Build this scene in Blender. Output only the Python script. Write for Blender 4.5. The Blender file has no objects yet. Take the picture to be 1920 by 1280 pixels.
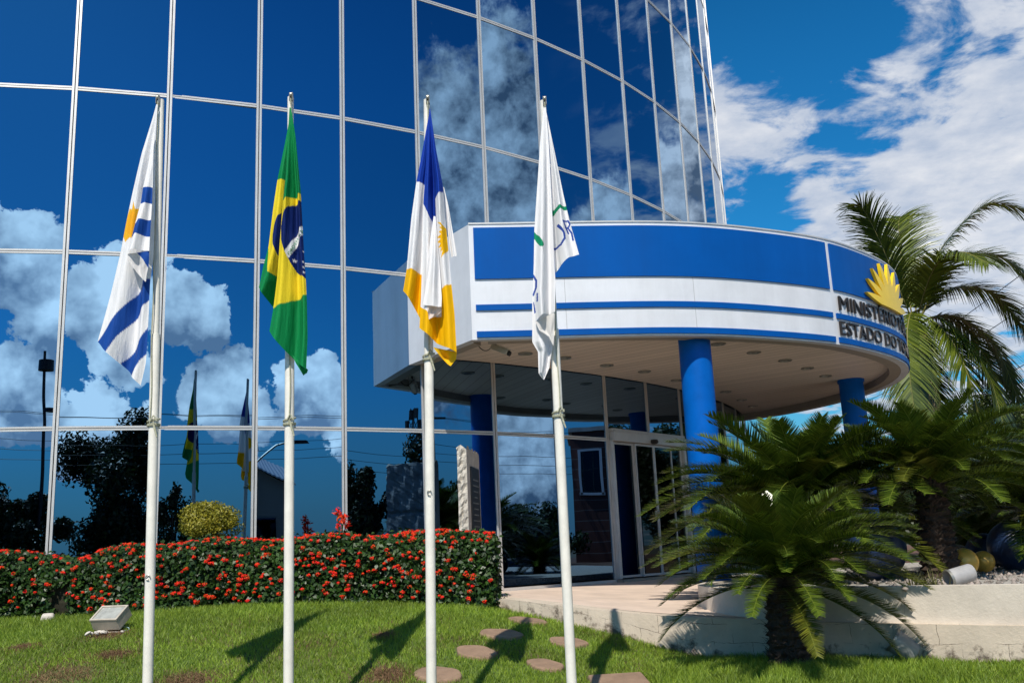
import bpy, bmesh, math, random
import numpy as np
from mathutils import Vector, Matrix, Euler
rng = np.random.default_rng(7); random.seed(7)
S = bpy.context.scene; COL = S.collection
# ------------------------------------------------------------------ camera
F_PX, PITCH, ROLL = 1800.0, .21446, -.04463
cam = bpy.data.cameras.new('camera'); camo = bpy.data.objects.new('camera', cam); COL.objects.link(camo)
cam.sensor_width = 36; cam.lens = F_PX / 1920 * 36; cam.clip_end = 6000; cam.clip_start = .05
camo.matrix_world = Matrix.Rotation(math.pi / 2 + PITCH, 4, 'X') @ Matrix.Rotation(ROLL, 4, 'Z')
S.camera = camo
# ------------------------------------------------------------------ light, exposure
SUN = Vector((-.60, -3.3, 3.9)).normalized()
S.view_settings.view_transform = 'Standard'; S.view_settings.look = 'None'
S.view_settings.gamma = 1; S.view_settings.exposure = 0.0
sl = bpy.data.lights.new('sun', 'SUN'); sl.energy = 5.0; sl.angle = math.radians(.5); sl.color = (1, .94, .84)
so = bpy.data.objects.new('sun', sl); COL.objects.link(so)
so.rotation_euler = SUN.to_track_quat('Z', 'Y').to_euler()
SKY_STRENGTH = .06
W = bpy.data.worlds.new('World'); S.world = W; W.use_nodes = True
def dirv(az, el):
    a, e = math.radians(az), math.radians(el)
    return (math.sin(a) * math.cos(e), math.cos(a) * math.cos(e), math.sin(e))
def build_world():
    nt = W.node_tree; N = nt.nodes; L = nt.links; N.clear()
    def nd(t, **k):
        n = N.new(t)
        for a, b in k.items(): setattr(n, a, b)
        return n
    def setin(sock, v):
        if hasattr(v, 'is_linked') or hasattr(v, 'links'): L.new(v, sock)
        else: sock.default_value = v
    def m(op, a, b=None, c=None, clamp=False):
        n = nd('ShaderNodeMath', operation=op, use_clamp=clamp); setin(n.inputs[0], a)
        if b is not None: setin(n.inputs[1], b)
        if c is not None: setin(n.inputs[2], c)
        return n.outputs[0]
    def v(op, a, b=None):
        n = nd('ShaderNodeVectorMath', operation=op); setin(n.inputs[0], a)
        if b is not None: setin(n.inputs[1], b)
        return n.outputs['Value'] if op in ('LENGTH', 'DISTANCE', 'DOT_PRODUCT') else n.outputs[0]
    def noise(vec, scale, detail=6, rough=.55, dist=0, col=False):
        n = nd('ShaderNodeTexNoise'); L.new(vec, n.inputs['Vector']); n.inputs['Scale'].default_value = scale
        n.inputs['Detail'].default_value = detail; n.inputs['Roughness'].default_value = rough; n.inputs['Distortion'].default_value = dist
        return n.outputs['Color'] if col else n.outputs['Fac']
    def sstep(x, a, b):
        n = nd('ShaderNodeMapRange', interpolation_type='SMOOTHSTEP'); setin(n.inputs[0], x)
        n.inputs[1].default_value = a; n.inputs[2].default_value = b; return n.outputs[0]
    def mixc(f, a, b, mode='MIX'):
        n = nd('ShaderNodeMix', data_type='RGBA', blend_type=mode); setin(n.inputs[0], f); setin(n.inputs[6], a); setin(n.inputs[7], b); return n.outputs[2]
    D = nd('ShaderNodeTexCoord').outputs['Generated']
    sky = nd('ShaderNodeTexSky', sky_type='NISHITA'); sky.sun_disc = False
    sky.sun_elevation = math.asin(SUN.z); sky.sun_rotation = math.atan2(SUN.x, SUN.y)
    sky.air_density = 1.0; sky.dust_density = .3; sky.ozone_density = 4
    hs = nd('ShaderNodeHueSaturation'); L.new(sky.outputs[0], hs.inputs['Color']); hs.inputs['Saturation'].default_value = 1.3; hs.inputs['Value'].default_value = 1.9
    base = mixc(1.0, hs.outputs[0], (.30, 1.0, 1.08, 1), 'MULTIPLY')
    sz = nd('ShaderNodeSeparateXYZ'); L.new(D, sz.inputs[0])
    hzf = nd('ShaderNodeMapRange', interpolation_type='SMOOTHSTEP'); L.new(sz.outputs[2], hzf.inputs[0]); hzf.inputs[1].default_value = .22; hzf.inputs[2].default_value = -.02
    base = mixc(m('MULTIPLY', hzf.outputs[0], .85), base, (2.3, 3.9, 6.3, 1))
    zen = nd('ShaderNodeMapRange', interpolation_type='SMOOTHSTEP'); L.new(sz.outputs[2], zen.inputs[0]); zen.inputs[1].default_value = .42; zen.inputs[2].default_value = .85; zen.inputs[3].default_value = 1.0; zen.inputs[4].default_value = .40
    base = mixc(1.0, base, zen.outputs[0], 'MULTIPLY')
    # --- cumulus: heaps of soft balls in set directions, broken up by noise
    warp = v('SUBTRACT', noise(D, 15, 6, .62, col=True), (.5, .5, .5))
    wn = nd('ShaderNodeVectorMath', operation='SCALE'); L.new(warp, wn.inputs[0]); wn.inputs['Scale'].default_value = .075
    Dw = v('ADD', D, wn.outputs[0])
    def field(blobs, q=None):
        out = None
        for az, el, r in blobs:
            d = v('DISTANCE', Dw if q is None else q, dirv(az, el)); f = m('MULTIPLY_ADD', d, -1 / r, 1.0)
            out = f if out is None else m('MAXIMUM', out, f)
        return out
    bright = [(157.5, 14.2, .05), (154.6, 13.4, .042), (160, 12, .045), (-175.3, 16.3, .055), (-177.5, 14.2, .05), (-171.5, 17.5, .05), (171.6, 14.5, .05), (171, 12, .04), (-176, 9.4, .05), (-173, 8.4, .045), (179, 8.6, .04),
              (160, 9.3, .05), (164.5, 9, .045), (153, 9.2, .05), (172.6, 7.4, .05), (168, 8, .04), (143, 9.2, .045), (139.5, 7.6, .05), (147.5, 7.5, .05), (135, 7.8, .05)]
    grey = [(115.5, 24, .11), (112, 19, .13), (104.5, 28.5, .075), (102.5, 23.5, .11), (102, 18, .12), (108, 16, .12), (88, 17, .075), (79, 18.3, .075), (71, 18, .06), (57, 19.5, .1), (44, 24, .13), (48, 15, .14), (118, 11, .08), (102, 5.5, .09)]
    fb = noise(D, 42, 8, .6)
    fine = m('MULTIPLY_ADD', fb, .9, -.45)
    fbr = field(bright); fa = m('ADD', fbr, fine); fgr = field(grey); fg = m('ADD', fgr, m('MULTIPLY', fine, 1.3))
    aa = sstep(fa, .04, .12); ag = sstep(fg, .02, .42)
    off = v('ADD', D, (SUN.x * .012, SUN.y * .012, SUN.z * .012))
    slope = m('SUBTRACT', fbr, field(bright, v('ADD', Dw, (SUN.x * .01, SUN.y * .01, SUN.z * .03))))
    litb = m('ADD', m('MULTIPLY_ADD', m('SUBTRACT', noise(D, 13, 5, .5), noise(off, 13, 5, .5)), 4.5, .46), m('MULTIPLY', slope, .85), clamp=True)
    slg = m('SUBTRACT', fgr, field(grey, v('ADD', Dw, (SUN.x * .02, SUN.y * .02, SUN.z * .05))))
    litg = m('ADD', m('MULTIPLY_ADD', m('SUBTRACT', noise(D, 9, 7, .6), noise(off, 9, 7, .6)), 5.5, .40), m('MULTIPLY', slg, .85), clamp=True)
    ccb = mixc(litb, (9.5, 12, 15, 1), (47, 45, 42, 1))
    ccg = mixc(litg, (2.8, 4.0, 5.6, 1), (23, 23.5, 24, 1))
    # --- thin high cloud, flat layer seen in perspective
    sx = nd('ShaderNodeSeparateXYZ'); L.new(D, sx.inputs[0])
    z = m('MAXIMUM', m('ADD', sx.outputs[2], .12), .06)
    cx = nd('ShaderNodeCombineXYZ'); L.new(m('DIVIDE', sx.outputs[0], z), cx.inputs[0]); L.new(m('DIVIDE', sx.outputs[1], z), cx.inputs[1]); cx.inputs[2].default_value = 1.7
    P = cx.outputs[0]
    wf = noise(P, 6.2, 10, .6, .3)
    def bump(az, el, r, amp): return m('MULTIPLY', m('MAXIMUM', m('MULTIPLY_ADD', v('DISTANCE', D, dirv(az, el)), -1 / r, 1.0), 0), amp)
    reg = m('ADD', bump(28, 25.5, .26, .13), bump(14.0, 24.3, .10, .30))
    reg = m('ADD', reg, bump(23, 15.5, .20, .36)); reg = m('ADD', reg, bump(31, 17, .16, .16))
    reg = m('SUBTRACT', reg, bump(16.5, 30.5, .15, .5)); reg = m('SUBTRACT', reg, bump(21.5, 21.6, .06, .26)); reg = m('SUBTRACT', reg, bump(15.5, 17.5, .06, .3))
    wf = m('ADD', wf, reg)
    aw = m('MULTIPLY', sstep(wf, .51, .68), .95)
    litw = m('ADD', m('MULTIPLY_ADD', m('SUBTRACT', wf, .62), .8, .30), m('MULTIPLY_ADD', noise(P, 9, 8, .6), 1.6, -.70), clamp=True)
    ccw = mixc(litw, (6.2, 7.8, 10.6, 1), (14.5, 14.6, 15.0, 1))
    fr = sstep(sx.outputs[1], -.05, .3)       # the high layer is over the building, in front of the camera
    c = mixc(m('MULTIPLY', aw, fr), base, ccw); c = mixc(ag, c, ccg); c = mixc(aa, c, ccb)
    bg = nd('ShaderNodeBackground'); L.new(c, bg.inputs['Color']); bg.inputs['Strength'].default_value = SKY_STRENGTH
    o = nd('ShaderNodeOutputWorld'); L.new(bg.outputs[0], o.inputs['Surface'])
build_world()
# ------------------------------------------------------------------ helpers
def ray(x, y):
    """direction of a photo pixel; used to read positions off the photograph"""
    u, v = x - 960, y - 640; c, s = math.cos(ROLL), math.sin(ROLL)
    a, b = (c * u + s * v) / F_PX, -(-s * u + c * v) / F_PX
    cp, sp = math.cos(PITCH), math.sin(PITCH)
    return Vector((a, cp - b * sp, sp + b * cp))
def onY(x, y, Y): d = ray(x, y); return d * (Y / d.y)
def onZ(x, y, Z): d = ray(x, y); return d * (Z / d.z)
def mat(name, col, rough=.6, metal=0., var=0., vscale=6., bump=0., bscale=40., spec=.5, island=0., trans=0., col2=None):
    M = bpy.data.materials.new(name); M.use_nodes = True; nt = M.node_tree; N = nt.nodes; L = nt.links
    B = N['Principled BSDF']; B.inputs['Roughness'].default_value = rough; B.inputs['Metallic'].default_value = metal
    B.inputs['Specular IOR Level'].default_value = spec
    c = (*col, 1); B.inputs['Base Color'].default_value = c
    src = None
    if var or bump: tc = N.new('ShaderNodeTexCoord')
    if var:
        n = N.new('ShaderNodeTexNoise'); n.inputs['Scale'].default_value = vscale; n.inputs['Detail'].default_value = 7; n.inputs['Roughness'].default_value = .65
        L.new(tc.outputs['Object'], n.inputs['Vector'])
        r = N.new('ShaderNodeValToRGB'); r.color_ramp.elements[0].position = .3; r.color_ramp.elements[1].position = .72
        lo = col2 if col2 else tuple(x * (1 - var) for x in col); hi = tuple(min(1, x * (1 + var)) for x in col)
        r.color_ramp.elements[0].color = (*lo, 1); r.color_ramp.elements[1].color = (*hi, 1)
        L.new(n.outputs['Fac'], r.inputs[0]); src = r.outputs[0]
    if island:
        g = N.new('ShaderNodeNewGeometry'); r2 = N.new('ShaderNodeMapRange'); L.new(g.outputs['Random Per Island'], r2.inputs[0])
        r2.inputs[3].default_value = 1 - island; r2.inputs[4].default_value = 1 + island
        h = N.new('ShaderNodeHueSaturation'); L.new(r2.outputs[0], h.inputs['Value'])
        r3 = N.new('ShaderNodeMapRange'); L.new(g.outputs['Random Per Island'], r3.inputs[0]); r3.inputs[3].default_value = .515; r3.inputs[4].default_value = .485
        L.new(r3.outputs[0], h.inputs['Hue'])
        if src: L.new(src, h.inputs['Color'])
        else: h.inputs['Color'].default_value = c
        src = h.outputs[0]
    if src: L.new(src, B.inputs['Base Color'])
    if bump:
        n2 = N.new('ShaderNodeTexNoise'); n2.inputs['Scale'].default_value = bscale; n2.inputs['Detail'].default_value = 5; L.new(tc.outputs['Object'], n2.inputs['Vector'])
        bp = N.new('ShaderNodeBump'); bp.inputs['Strength'].default_value = bump; bp.inputs['Distance'].default_value = .02; L.new(n2.outputs['Fac'], bp.inputs['Height']); L.new(bp.outputs[0], B.inputs['Normal'])
    if trans:
        T = N.new('ShaderNodeBsdfTranslucent'); X = N.new('ShaderNodeMixShader'); X.inputs[0].default_value = trans
        if src: L.new(src, T.inputs[0])
        else: T.inputs[0].default_value = c
        L.new(B.outputs[0], X.inputs[1]); L.new(T.outputs[0], X.inputs[2]); L.new(X.outputs[0], N['Material Output'].inputs['Surface'])
    return M
def link(o, parent=None):
    COL.objects.link(o)
    if parent is not None: o.parent = parent
    return o
def tag(o, label=None, cat=None, group=None, kind=None):
    if label: o['label'] = label
    if cat: o['category'] = cat
    if group: o['group'] = group
    if kind: o['kind'] = kind
    return o
def thing(name, loc, label, cat, group=None):
    o = bpy.data.objects.new(name, None); o.location = loc; o.empty_display_size = .1; link(o)
    return tag(o, label, cat, group)
class MB:
    """collects shapes into one mesh, world coordinates unless a parent with a location is given"""
    def __init__(s): s.v = []; s.f = []; s.m = []
    def add(s, vs, fs, mi=0):
        b = len(s.v); s.v += [tuple(p) for p in vs]; s.f += [tuple(i + b for i in f) for f in fs]; s.m += [mi] * len(fs); return s
    def box(s, c, size, rot=None, mi=0, taper=1.):
        x, y, z = [q / 2 for q in size]
        vs = [Vector((sx * x * (taper if sz > 0 else 1), sy * y * (taper if sz > 0 else 1), sz * z)) for sz in (-1, 1) for sy in (-1, 1) for sx in (-1, 1)]
        if rot is not None: vs = [rot @ p for p in vs]
        c = Vector(c); vs = [p + c for p in vs]
        return s.add(vs, [(0, 2, 3, 1), (4, 5, 7, 6), (0, 1, 5, 4), (2, 6, 7, 3), (0, 4, 6, 2), (1, 3, 7, 5)], mi)
    def tube(s, pts, rad, n=10, mi=0, cap=True):
        pts = [Vector(p) for p in pts]; k = len(pts); rad = rad if hasattr(rad, '__len__') else [rad] * k
        vs = []; fs = []; up = None
        for i, p in enumerate(pts):
            t = (pts[min(i + 1, k - 1)] - pts[max(i - 1, 0)]).normalized()
            if up is None: up = Vector((0, 0, 1)) if abs(t.z) < .9 else Vector((1, 0, 0))
            a = t.cross(up).normalized(); b = a.cross(t).normalized(); up = b
            for j in range(n):
                an = 2 * math.pi * j / n; vs.append(p + (a * math.cos(an) + b * math.sin(an)) * rad[i])
        for i in range(k - 1):
            for j in range(n): fs.append((i * n + j, i * n + (j + 1) % n, (i + 1) * n + (j + 1) % n, (i + 1) * n + j))
        if cap: fs += [tuple(range(n - 1, -1, -1)), tuple((k - 1) * n + j for j in range(n))]
        return s.add(vs, fs, mi)
    def lathe(s, prof, c, n=24, rot=None, mi=0):
        vs = []; fs = []; c = Vector(c)
        for r, z in prof:
            for j in range(n):
                a = 2 * math.pi * j / n; p = Vector((r * math.cos(a), r * math.sin(a), z))
                if rot is not None: p = rot @ p
                vs.append(p + c)
        for i in range(len(prof) - 1):
            for j in range(n): fs.append((i * n + j, i * n + (j + 1) % n, (i + 1) * n + (j + 1) % n, (i + 1) * n + j))
        return s.add(vs, fs, mi)
    def prism(s, poly, z0, z1, mi=0):
        n = len(poly); z0 = z0 if hasattr(z0, '__len__') else [z0] * n; z1 = z1 if hasattr(z1, '__len__') else [z1] * n
        vs = [(*p[:2], z) for p, z in zip(poly, z0)] + [(*p[:2], z) for p, z in zip(poly, z1)]
        fs = [tuple(range(n - 1, -1, -1)), tuple(range(n, 2 * n))] + [(i, (i + 1) % n, n + (i + 1) % n, n + i) for i in range(n)]
        return s.add(vs, fs, mi)
    def build(s, name, mats, parent=None, smooth=False, bevel=0., tri=False):
        me = bpy.data.meshes.new(name); loc = parent.matrix_basis.translation if parent is not None else Vector((0, 0, 0))
        q = parent
        while q is not None and q.parent is not None: q = q.parent; loc = loc + q.matrix_basis.translation
        me.from_pydata([tuple(Vector(p) - loc) for p in s.v], [], s.f)
        for M in (mats if isinstance(mats, (list, tuple)) else [mats]): me.materials.append(M)
        me.polygons.foreach_set('material_index', s.m)
        bm = bmesh.new(); bm.from_mesh(me)
        bmesh.ops.recalc_face_normals(bm, faces=bm.faces)
        if tri: bmesh.ops.triangulate(bm, faces=[f for f in bm.faces if len(f.verts) > 4], ngon_method='EAR_CLIP')
        bm.to_mesh(me); bm.free()
        if smooth:
            me.polygons.foreach_set('use_smooth', [True] * len(me.polygons)); me.set_sharp_from_angle(angle=math.radians(35))
        me.update(); o = link(bpy.data.objects.new(name, me), parent)
        if bevel:
            b = o.modifiers.new('bevel', 'BEVEL'); b.width = bevel; b.segments = 2; b.limit_method = 'ANGLE'
        return o
def np_obj(name, V, Fc, mats, parent=None, mi=None, smooth=False):
    """big mesh from arrays; Fc is (n,k)"""
    me = bpy.data.meshes.new(name); V = np.asarray(V, np.float32); Fc = np.asarray(Fc, np.int32); n, k = Fc.shape
    me.vertices.add(len(V)); me.vertices.foreach_set('co', V.ravel())
    me.loops.add(n * k); me.loops.foreach_set('vertex_index', Fc.ravel())
    me.polygons.add(n); me.polygons.foreach_set('loop_start', np.arange(0, n * k, k, dtype=np.int32)); me.polygons.foreach_set('loop_total', np.full(n, k, np.int32))
    for M in (mats if isinstance(mats, (list, tuple)) else [mats]): me.materials.append(M)
    if mi is not None: me.polygons.foreach_set('material_index', np.asarray(mi, np.int32))
    if smooth: me.polygons.foreach_set('use_smooth', np.ones(n, bool))
    me.update(calc_edges=True); me.validate()
    return link(bpy.data.objects.new(name, me), parent)
def unit(a): return a / np.maximum(np.linalg.norm(a, axis=-1, keepdims=True), 1e-9)
def leaf_quads(P, Nn, size, aspect=.55, rg=rng):
    """pointed leaves (two triangles bent along the midrib as one 4-gon) at P facing roughly Nn"""
    n = len(P); t = rg.normal(size=(n, 3)); t = unit(t - (t * Nn).sum(1, keepdims=True) * Nn); b = np.cross(Nn, t)
    s = size * rg.uniform(.65, 1.25, (n, 1)) if np.isscalar(size) else size
    bend = Nn * s * .18
    V = np.stack([P - t * s * .5, P + b * s * aspect * .5 + bend, P + t * s * .5, P - b * s * aspect * .5 + bend], 1).reshape(-1, 3)
    return V, np.arange(n * 4).reshape(n, 4)
def text_mesh(body, size=1., extrude=.02):
    cu = bpy.data.curves.new('text', 'FONT'); cu.body = body; cu.size = size; cu.extrude = extrude; cu.resolution_u = 3
    o = bpy.data.objects.new('text', cu); COL.objects.link(o); dg = bpy.context.evaluated_depsgraph_get()
    me = bpy.data.meshes.new_from_object(o.evaluated_get(dg)); V = [v.co.copy() for v in me.vertices]; Fc = [tuple(p.vertices) for p in me.polygons]
    bpy.data.objects.remove(o); bpy.data.curves.remove(cu); bpy.data.meshes.remove(me); return V, Fc
# ------------------------------------------------------------------ materials
M_alu = mat('aluminium', (.60, .585, .57), .42, .40, .10, 3)
M_gap = mat('dark_gasket', (.02, .02, .022), .7)
def glass_mat():
    M = bpy.data.materials.new('blue_mirror_glass'); M.use_nodes = True; N = M.node_tree.nodes; L = M.node_tree.links; B = N['Principled BSDF']
    B.inputs['Metallic'].default_value = 1; B.inputs['Base Color'].default_value = (.135, .245, .385, 1); B.inputs['Roughness'].default_value = .0
    tc = N.new('ShaderNodeTexCoord'); n = N.new('ShaderNodeTexNoise'); n.inputs['Scale'].default_value = 1.1; n.inputs['Detail'].default_value = 1; L.new(tc.outputs['Object'], n.inputs['Vector'])
    oi = N.new('ShaderNodeObjectInfo'); nd_ = N.new('ShaderNodeTexNoise'); nd_.inputs['Scale'].default_value = .8; nd_.inputs['Detail'].default_value = 6; L.new(tc.outputs['Object'], nd_.inputs['Vector'])
    mr = N.new('ShaderNodeMapRange'); L.new(oi.outputs['Random'], mr.inputs[0]); mr.inputs[3].default_value = .90; mr.inputs[4].default_value = 1.06
    hv = N.new('ShaderNodeHueSaturation'); hv.inputs['Color'].default_value = B.inputs['Base Color'].default_value; L.new(mr.outputs[0], hv.inputs['Value']); L.new(hv.outputs[0], B.inputs['Base Color'])
    bp = N.new('ShaderNodeBump'); bp.inputs['Strength'].default_value = .06; bp.inputs['Distance'].default_value = .02; L.new(n.outputs['Fac'], bp.inputs['Height']); L.new(bp.outputs[0], B.inputs['Normal'])
    return M
M_glass = glass_mat()
M_dglass = mat('dark_door_glass', (.035, .05, .06), .02, 1.0)
M_white = mat('white_cladding', (.71, .71, .735), .34, .15, .07, 2.2)
M_blue = mat('blue_cladding', (.0, .078, .335), .40, 0, .07, 1.5, spec=.12)
def streaks(M, amt, rough):
    nt = M.node_tree; N = nt.nodes; L = nt.links; B = N['Principled BSDF']; src = B.inputs['Base Color'].links[0].from_socket
    tc = N.new('ShaderNodeTexCoord'); mp = N.new('ShaderNodeMapping'); mp.inputs['Scale'].default_value = (3.2, 3.2, .4); L.new(tc.outputs['Object'], mp.inputs[0])
    n = N.new('ShaderNodeTexNoise'); n.inputs['Scale'].default_value = 1.0; n.inputs['Detail'].default_value = 6; n.inputs['Roughness'].default_value = .7; L.new(mp.outputs[0], n.inputs['Vector'])
    r = N.new('ShaderNodeMapRange'); L.new(n.outputs['Fac'], r.inputs[0]); r.inputs[1].default_value = .35; r.inputs[2].default_value = .75; r.inputs[3].default_value = 1.04; r.inputs[4].default_value = 1 - amt
    h = N.new('ShaderNodeHueSaturation'); L.new(r.outputs[0], h.inputs['Value']); L.new(src, h.inputs['Color']); L.new(h.outputs[0], B.inputs['Base Color'])
    r2 = N.new('ShaderNodeMapRange'); L.new(n.outputs['Fac'], r2.inputs[0]); r2.inputs[3].default_value = rough - .12; r2.inputs[4].default_value = rough + .16; L.new(r2.outputs[0], B.inputs['Roughness'])
streaks(M_white, .09, .38); streaks(M_blue, .10, .42)
M_ring = mat('grey_beige_lip', (.33, .28, .225), .55, 0, .06, 4)
M_yellow = mat('yellow_sign_paint', (.93, .62, .008), .35, 0, .05, 5)
M_black = mat('dark_bronze_letters', (.030, .022, .018), .45, .3)
M_bluepaint = mat('blue_column_paint', (.0, .105, .45), .45, 0, .14, 3, .06, 60, spec=.12)
M_pole = mat('white_pole_paint', (.76, .73, .66), .42, 0, .10, 9)
M_rope = mat('pale_rope', (.45, .45, .33), .85, 0, .25, 60, .5, 300)
M_steel = mat('dull_steel', (.35, .34, .30), .4, .7)
M_dark = mat('black_plastic', (.02, .02, .02), .5)
M_conc = mat('plain_concrete', (.46, .43, .39), .85, 0, .2, 3, .4, 60)
M_soil = mat('reddish_soil', (.13, .065, .04), .95, 0, .45, 7, .8, 40)
M_asph = mat('asphalt', (.055, .055, .058), .9, 0, .25, 2, .4, 120)
M_trunk = mat('bark', (.10, .075, .055), .95, 0, .4, 9, .9, 30)
M_gold = mat('golden_paint', (.72, .42, .07), .30, .15, .18, 5, .15, 50)
M_navy = mat('navy_ball_paint', (.012, .028, .075), .36, 0, .25, 5, .2, 40)
M_leaf = mat('hedge_leaf', (.022, .056, .008), .42, 0, .4, 3, island=.5, trans=.10, spec=.35)
M_red = mat('red_petals', (.80, .042, .010), .65, island=.2, trans=.12, spec=.15)
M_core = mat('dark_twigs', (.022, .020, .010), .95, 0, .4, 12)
M_yleaf = mat('yellow_green_leaf', (.27, .25, .018), .5, island=.4, trans=.25)
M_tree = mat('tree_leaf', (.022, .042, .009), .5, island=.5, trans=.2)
M_cyc = mat('cycad_leaflet', (.085, .130, .014), .27, island=.5, trans=.10, spec=.6)
M_cycy = mat('cycad_leaflet_yellowing', (.105, .118, .013), .34, island=.45, trans=.12)
M_cycr = mat('cycad_rachis', (.17, .20, .025), .45)
M_palm = mat('palm_leaflet', (.100, .135, .014), .30, island=.45, trans=.22)
M_palmr = mat('palm_rachis', (.20, .18, .05), .5)
M_grass = mat('grass_blades', (.215, .320, .030), .55, 0, .30, 1.3, island=.35, trans=.35)
M_stone = mat('stepping_stone', (.27, .175, .115), .9, 0, .22, 8, .4, 70)
M_rock = mat('pale_pebble', (.55, .50, .44), .85, 0, .2, 20)
# ------------------------------------------------------------------ lawn height
LP = np.array([(-5.31, 10.6, -.51), (-3.85, 10.5, -.49), (-2.72, 10.5, -.47), (-.48, 10.8, -.58), (-.35, 10.9, -.62), (.39, 10.2, -.75), (1.12, 9.85, -.92), (1.51, 9.7, -1.04), (2.23, 9.35, -1.08), (3.29, 8.75, -1.09), (4.03, 8.2, -1.07),
  (6, 7.2, -1.1), (9, 6.5, -1.15), (-9, 10.8, -.5), (-12, 11, -.5), (-12, 13, -.48), (-5, 13, -.46), (-2, 13, -.5), (-2.6, 6.85, -1.33), (-1.6, 6.85, -1.35), (-.65, 6.85, -1.35), (.3, 6.85, -1.33), (2.2, 6.9, -1.32), (4.5, 6.4, -1.33), (-6, 7, -1.3),
  (-10, 7, -1.3), (-8, 3, -1.68), (-3, 3, -1.68), (1, 3, -1.68), (5, 3, -1.68), (9, 3, -1.68), (-1, 8.9, -.80), (-2.7, 8.9, -.74), (-4.5, 8.9, -.74), (-1.2, 9.8, -.64), (-3.2, 9.7, -.56), (-1, 7.9, -1.06), (-3.5, 7.9, -1.02), (1.6, 8.4, -1.14), (2.2, 8.3, -1.08)])
def _tps(P, lam=.02):
    n = len(P); d = np.linalg.norm(P[:, None, :2] - P[None, :, :2], axis=2); K = np.where(d > 0, d * d * np.log(d + 1e-12), 0) + lam * np.eye(n)
    Q = np.c_[np.ones(n), P[:, :2]]; A = np.block([[K, Q], [Q.T, np.zeros((3, 3))]]); return np.linalg.solve(A, np.r_[P[:, 2], 0, 0, 0])
_tw = _tps(LP)
def lawn_z(x, y):
    x = np.atleast_1d(np.asarray(x, float)); y = np.atleast_1d(np.asarray(y, float))
    d = np.hypot(x[:, None] - LP[None, :, 0], y[:, None] - LP[None, :, 1]); K = np.where(d > 0, d * d * np.log(d + 1e-12), 0)
    return K @ _tw[:-3] + _tw[-3] + _tw[-2] * x + _tw[-1] * y
def lz(x, y): return float(lawn_z(x, y)[0])
def lawn_hit(px, py):
    d = ray(px, py); lo, hi = 3., 14.
    for _ in range(40):
        m_ = (lo + hi) / 2; p = d * (m_ / d.y)
        if p.z > lz(p.x, p.y): lo = m_
        else: hi = m_
    return d * (lo / d.y)
def inside(px, py, poly):
    px = np.asarray(px); py = np.asarray(py); r = np.zeros(px.shape, bool); n = len(poly)
    for i in range(n):
        x1, y1 = poly[i][:2]; x2, y2 = poly[(i + 1) % n][:2]
        c = ((y1 > py) != (y2 > py)) & (px < (x2 - x1) * (py - y1) / (y2 - y1 + 1e-12) + x1); r ^= c
    return r
# ------------------------------------------------------------------ plan of the raised entrance and planter
EDGE = [(-.45, 10.95, -.475), (-.34, 10.9, -.49), (.03, 10.57, -.53), (.4, 10.2, -.57), (.86, 9.95, -.63), (1.34, 9.75, -.68), (1.8, 9.55, -.71), (2.26, 9.35, -.735), (2.58, 9.15, -.75), (3.33, 8.75, -.77), (4.08, 8.2, -.78), (5.6, 7.2, -.78), (8., 6.2, -.78), (11., 5.6, -.78)]
CX, CY, FR = -.61041 * 15, 1.74234 * 15, 15.0
A0, DA = -1.40893, .07826
H0, HH = .41213 * 15, .14964 * 15
def fp(k, z=0., off=0.):
    a = A0 + DA * k; return Vector((CX + (FR + off) * math.cos(a), CY + (FR + off) * math.sin(a), z))
def rowz(r): return H0 - HH * r
FLOOR = -.555
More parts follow.
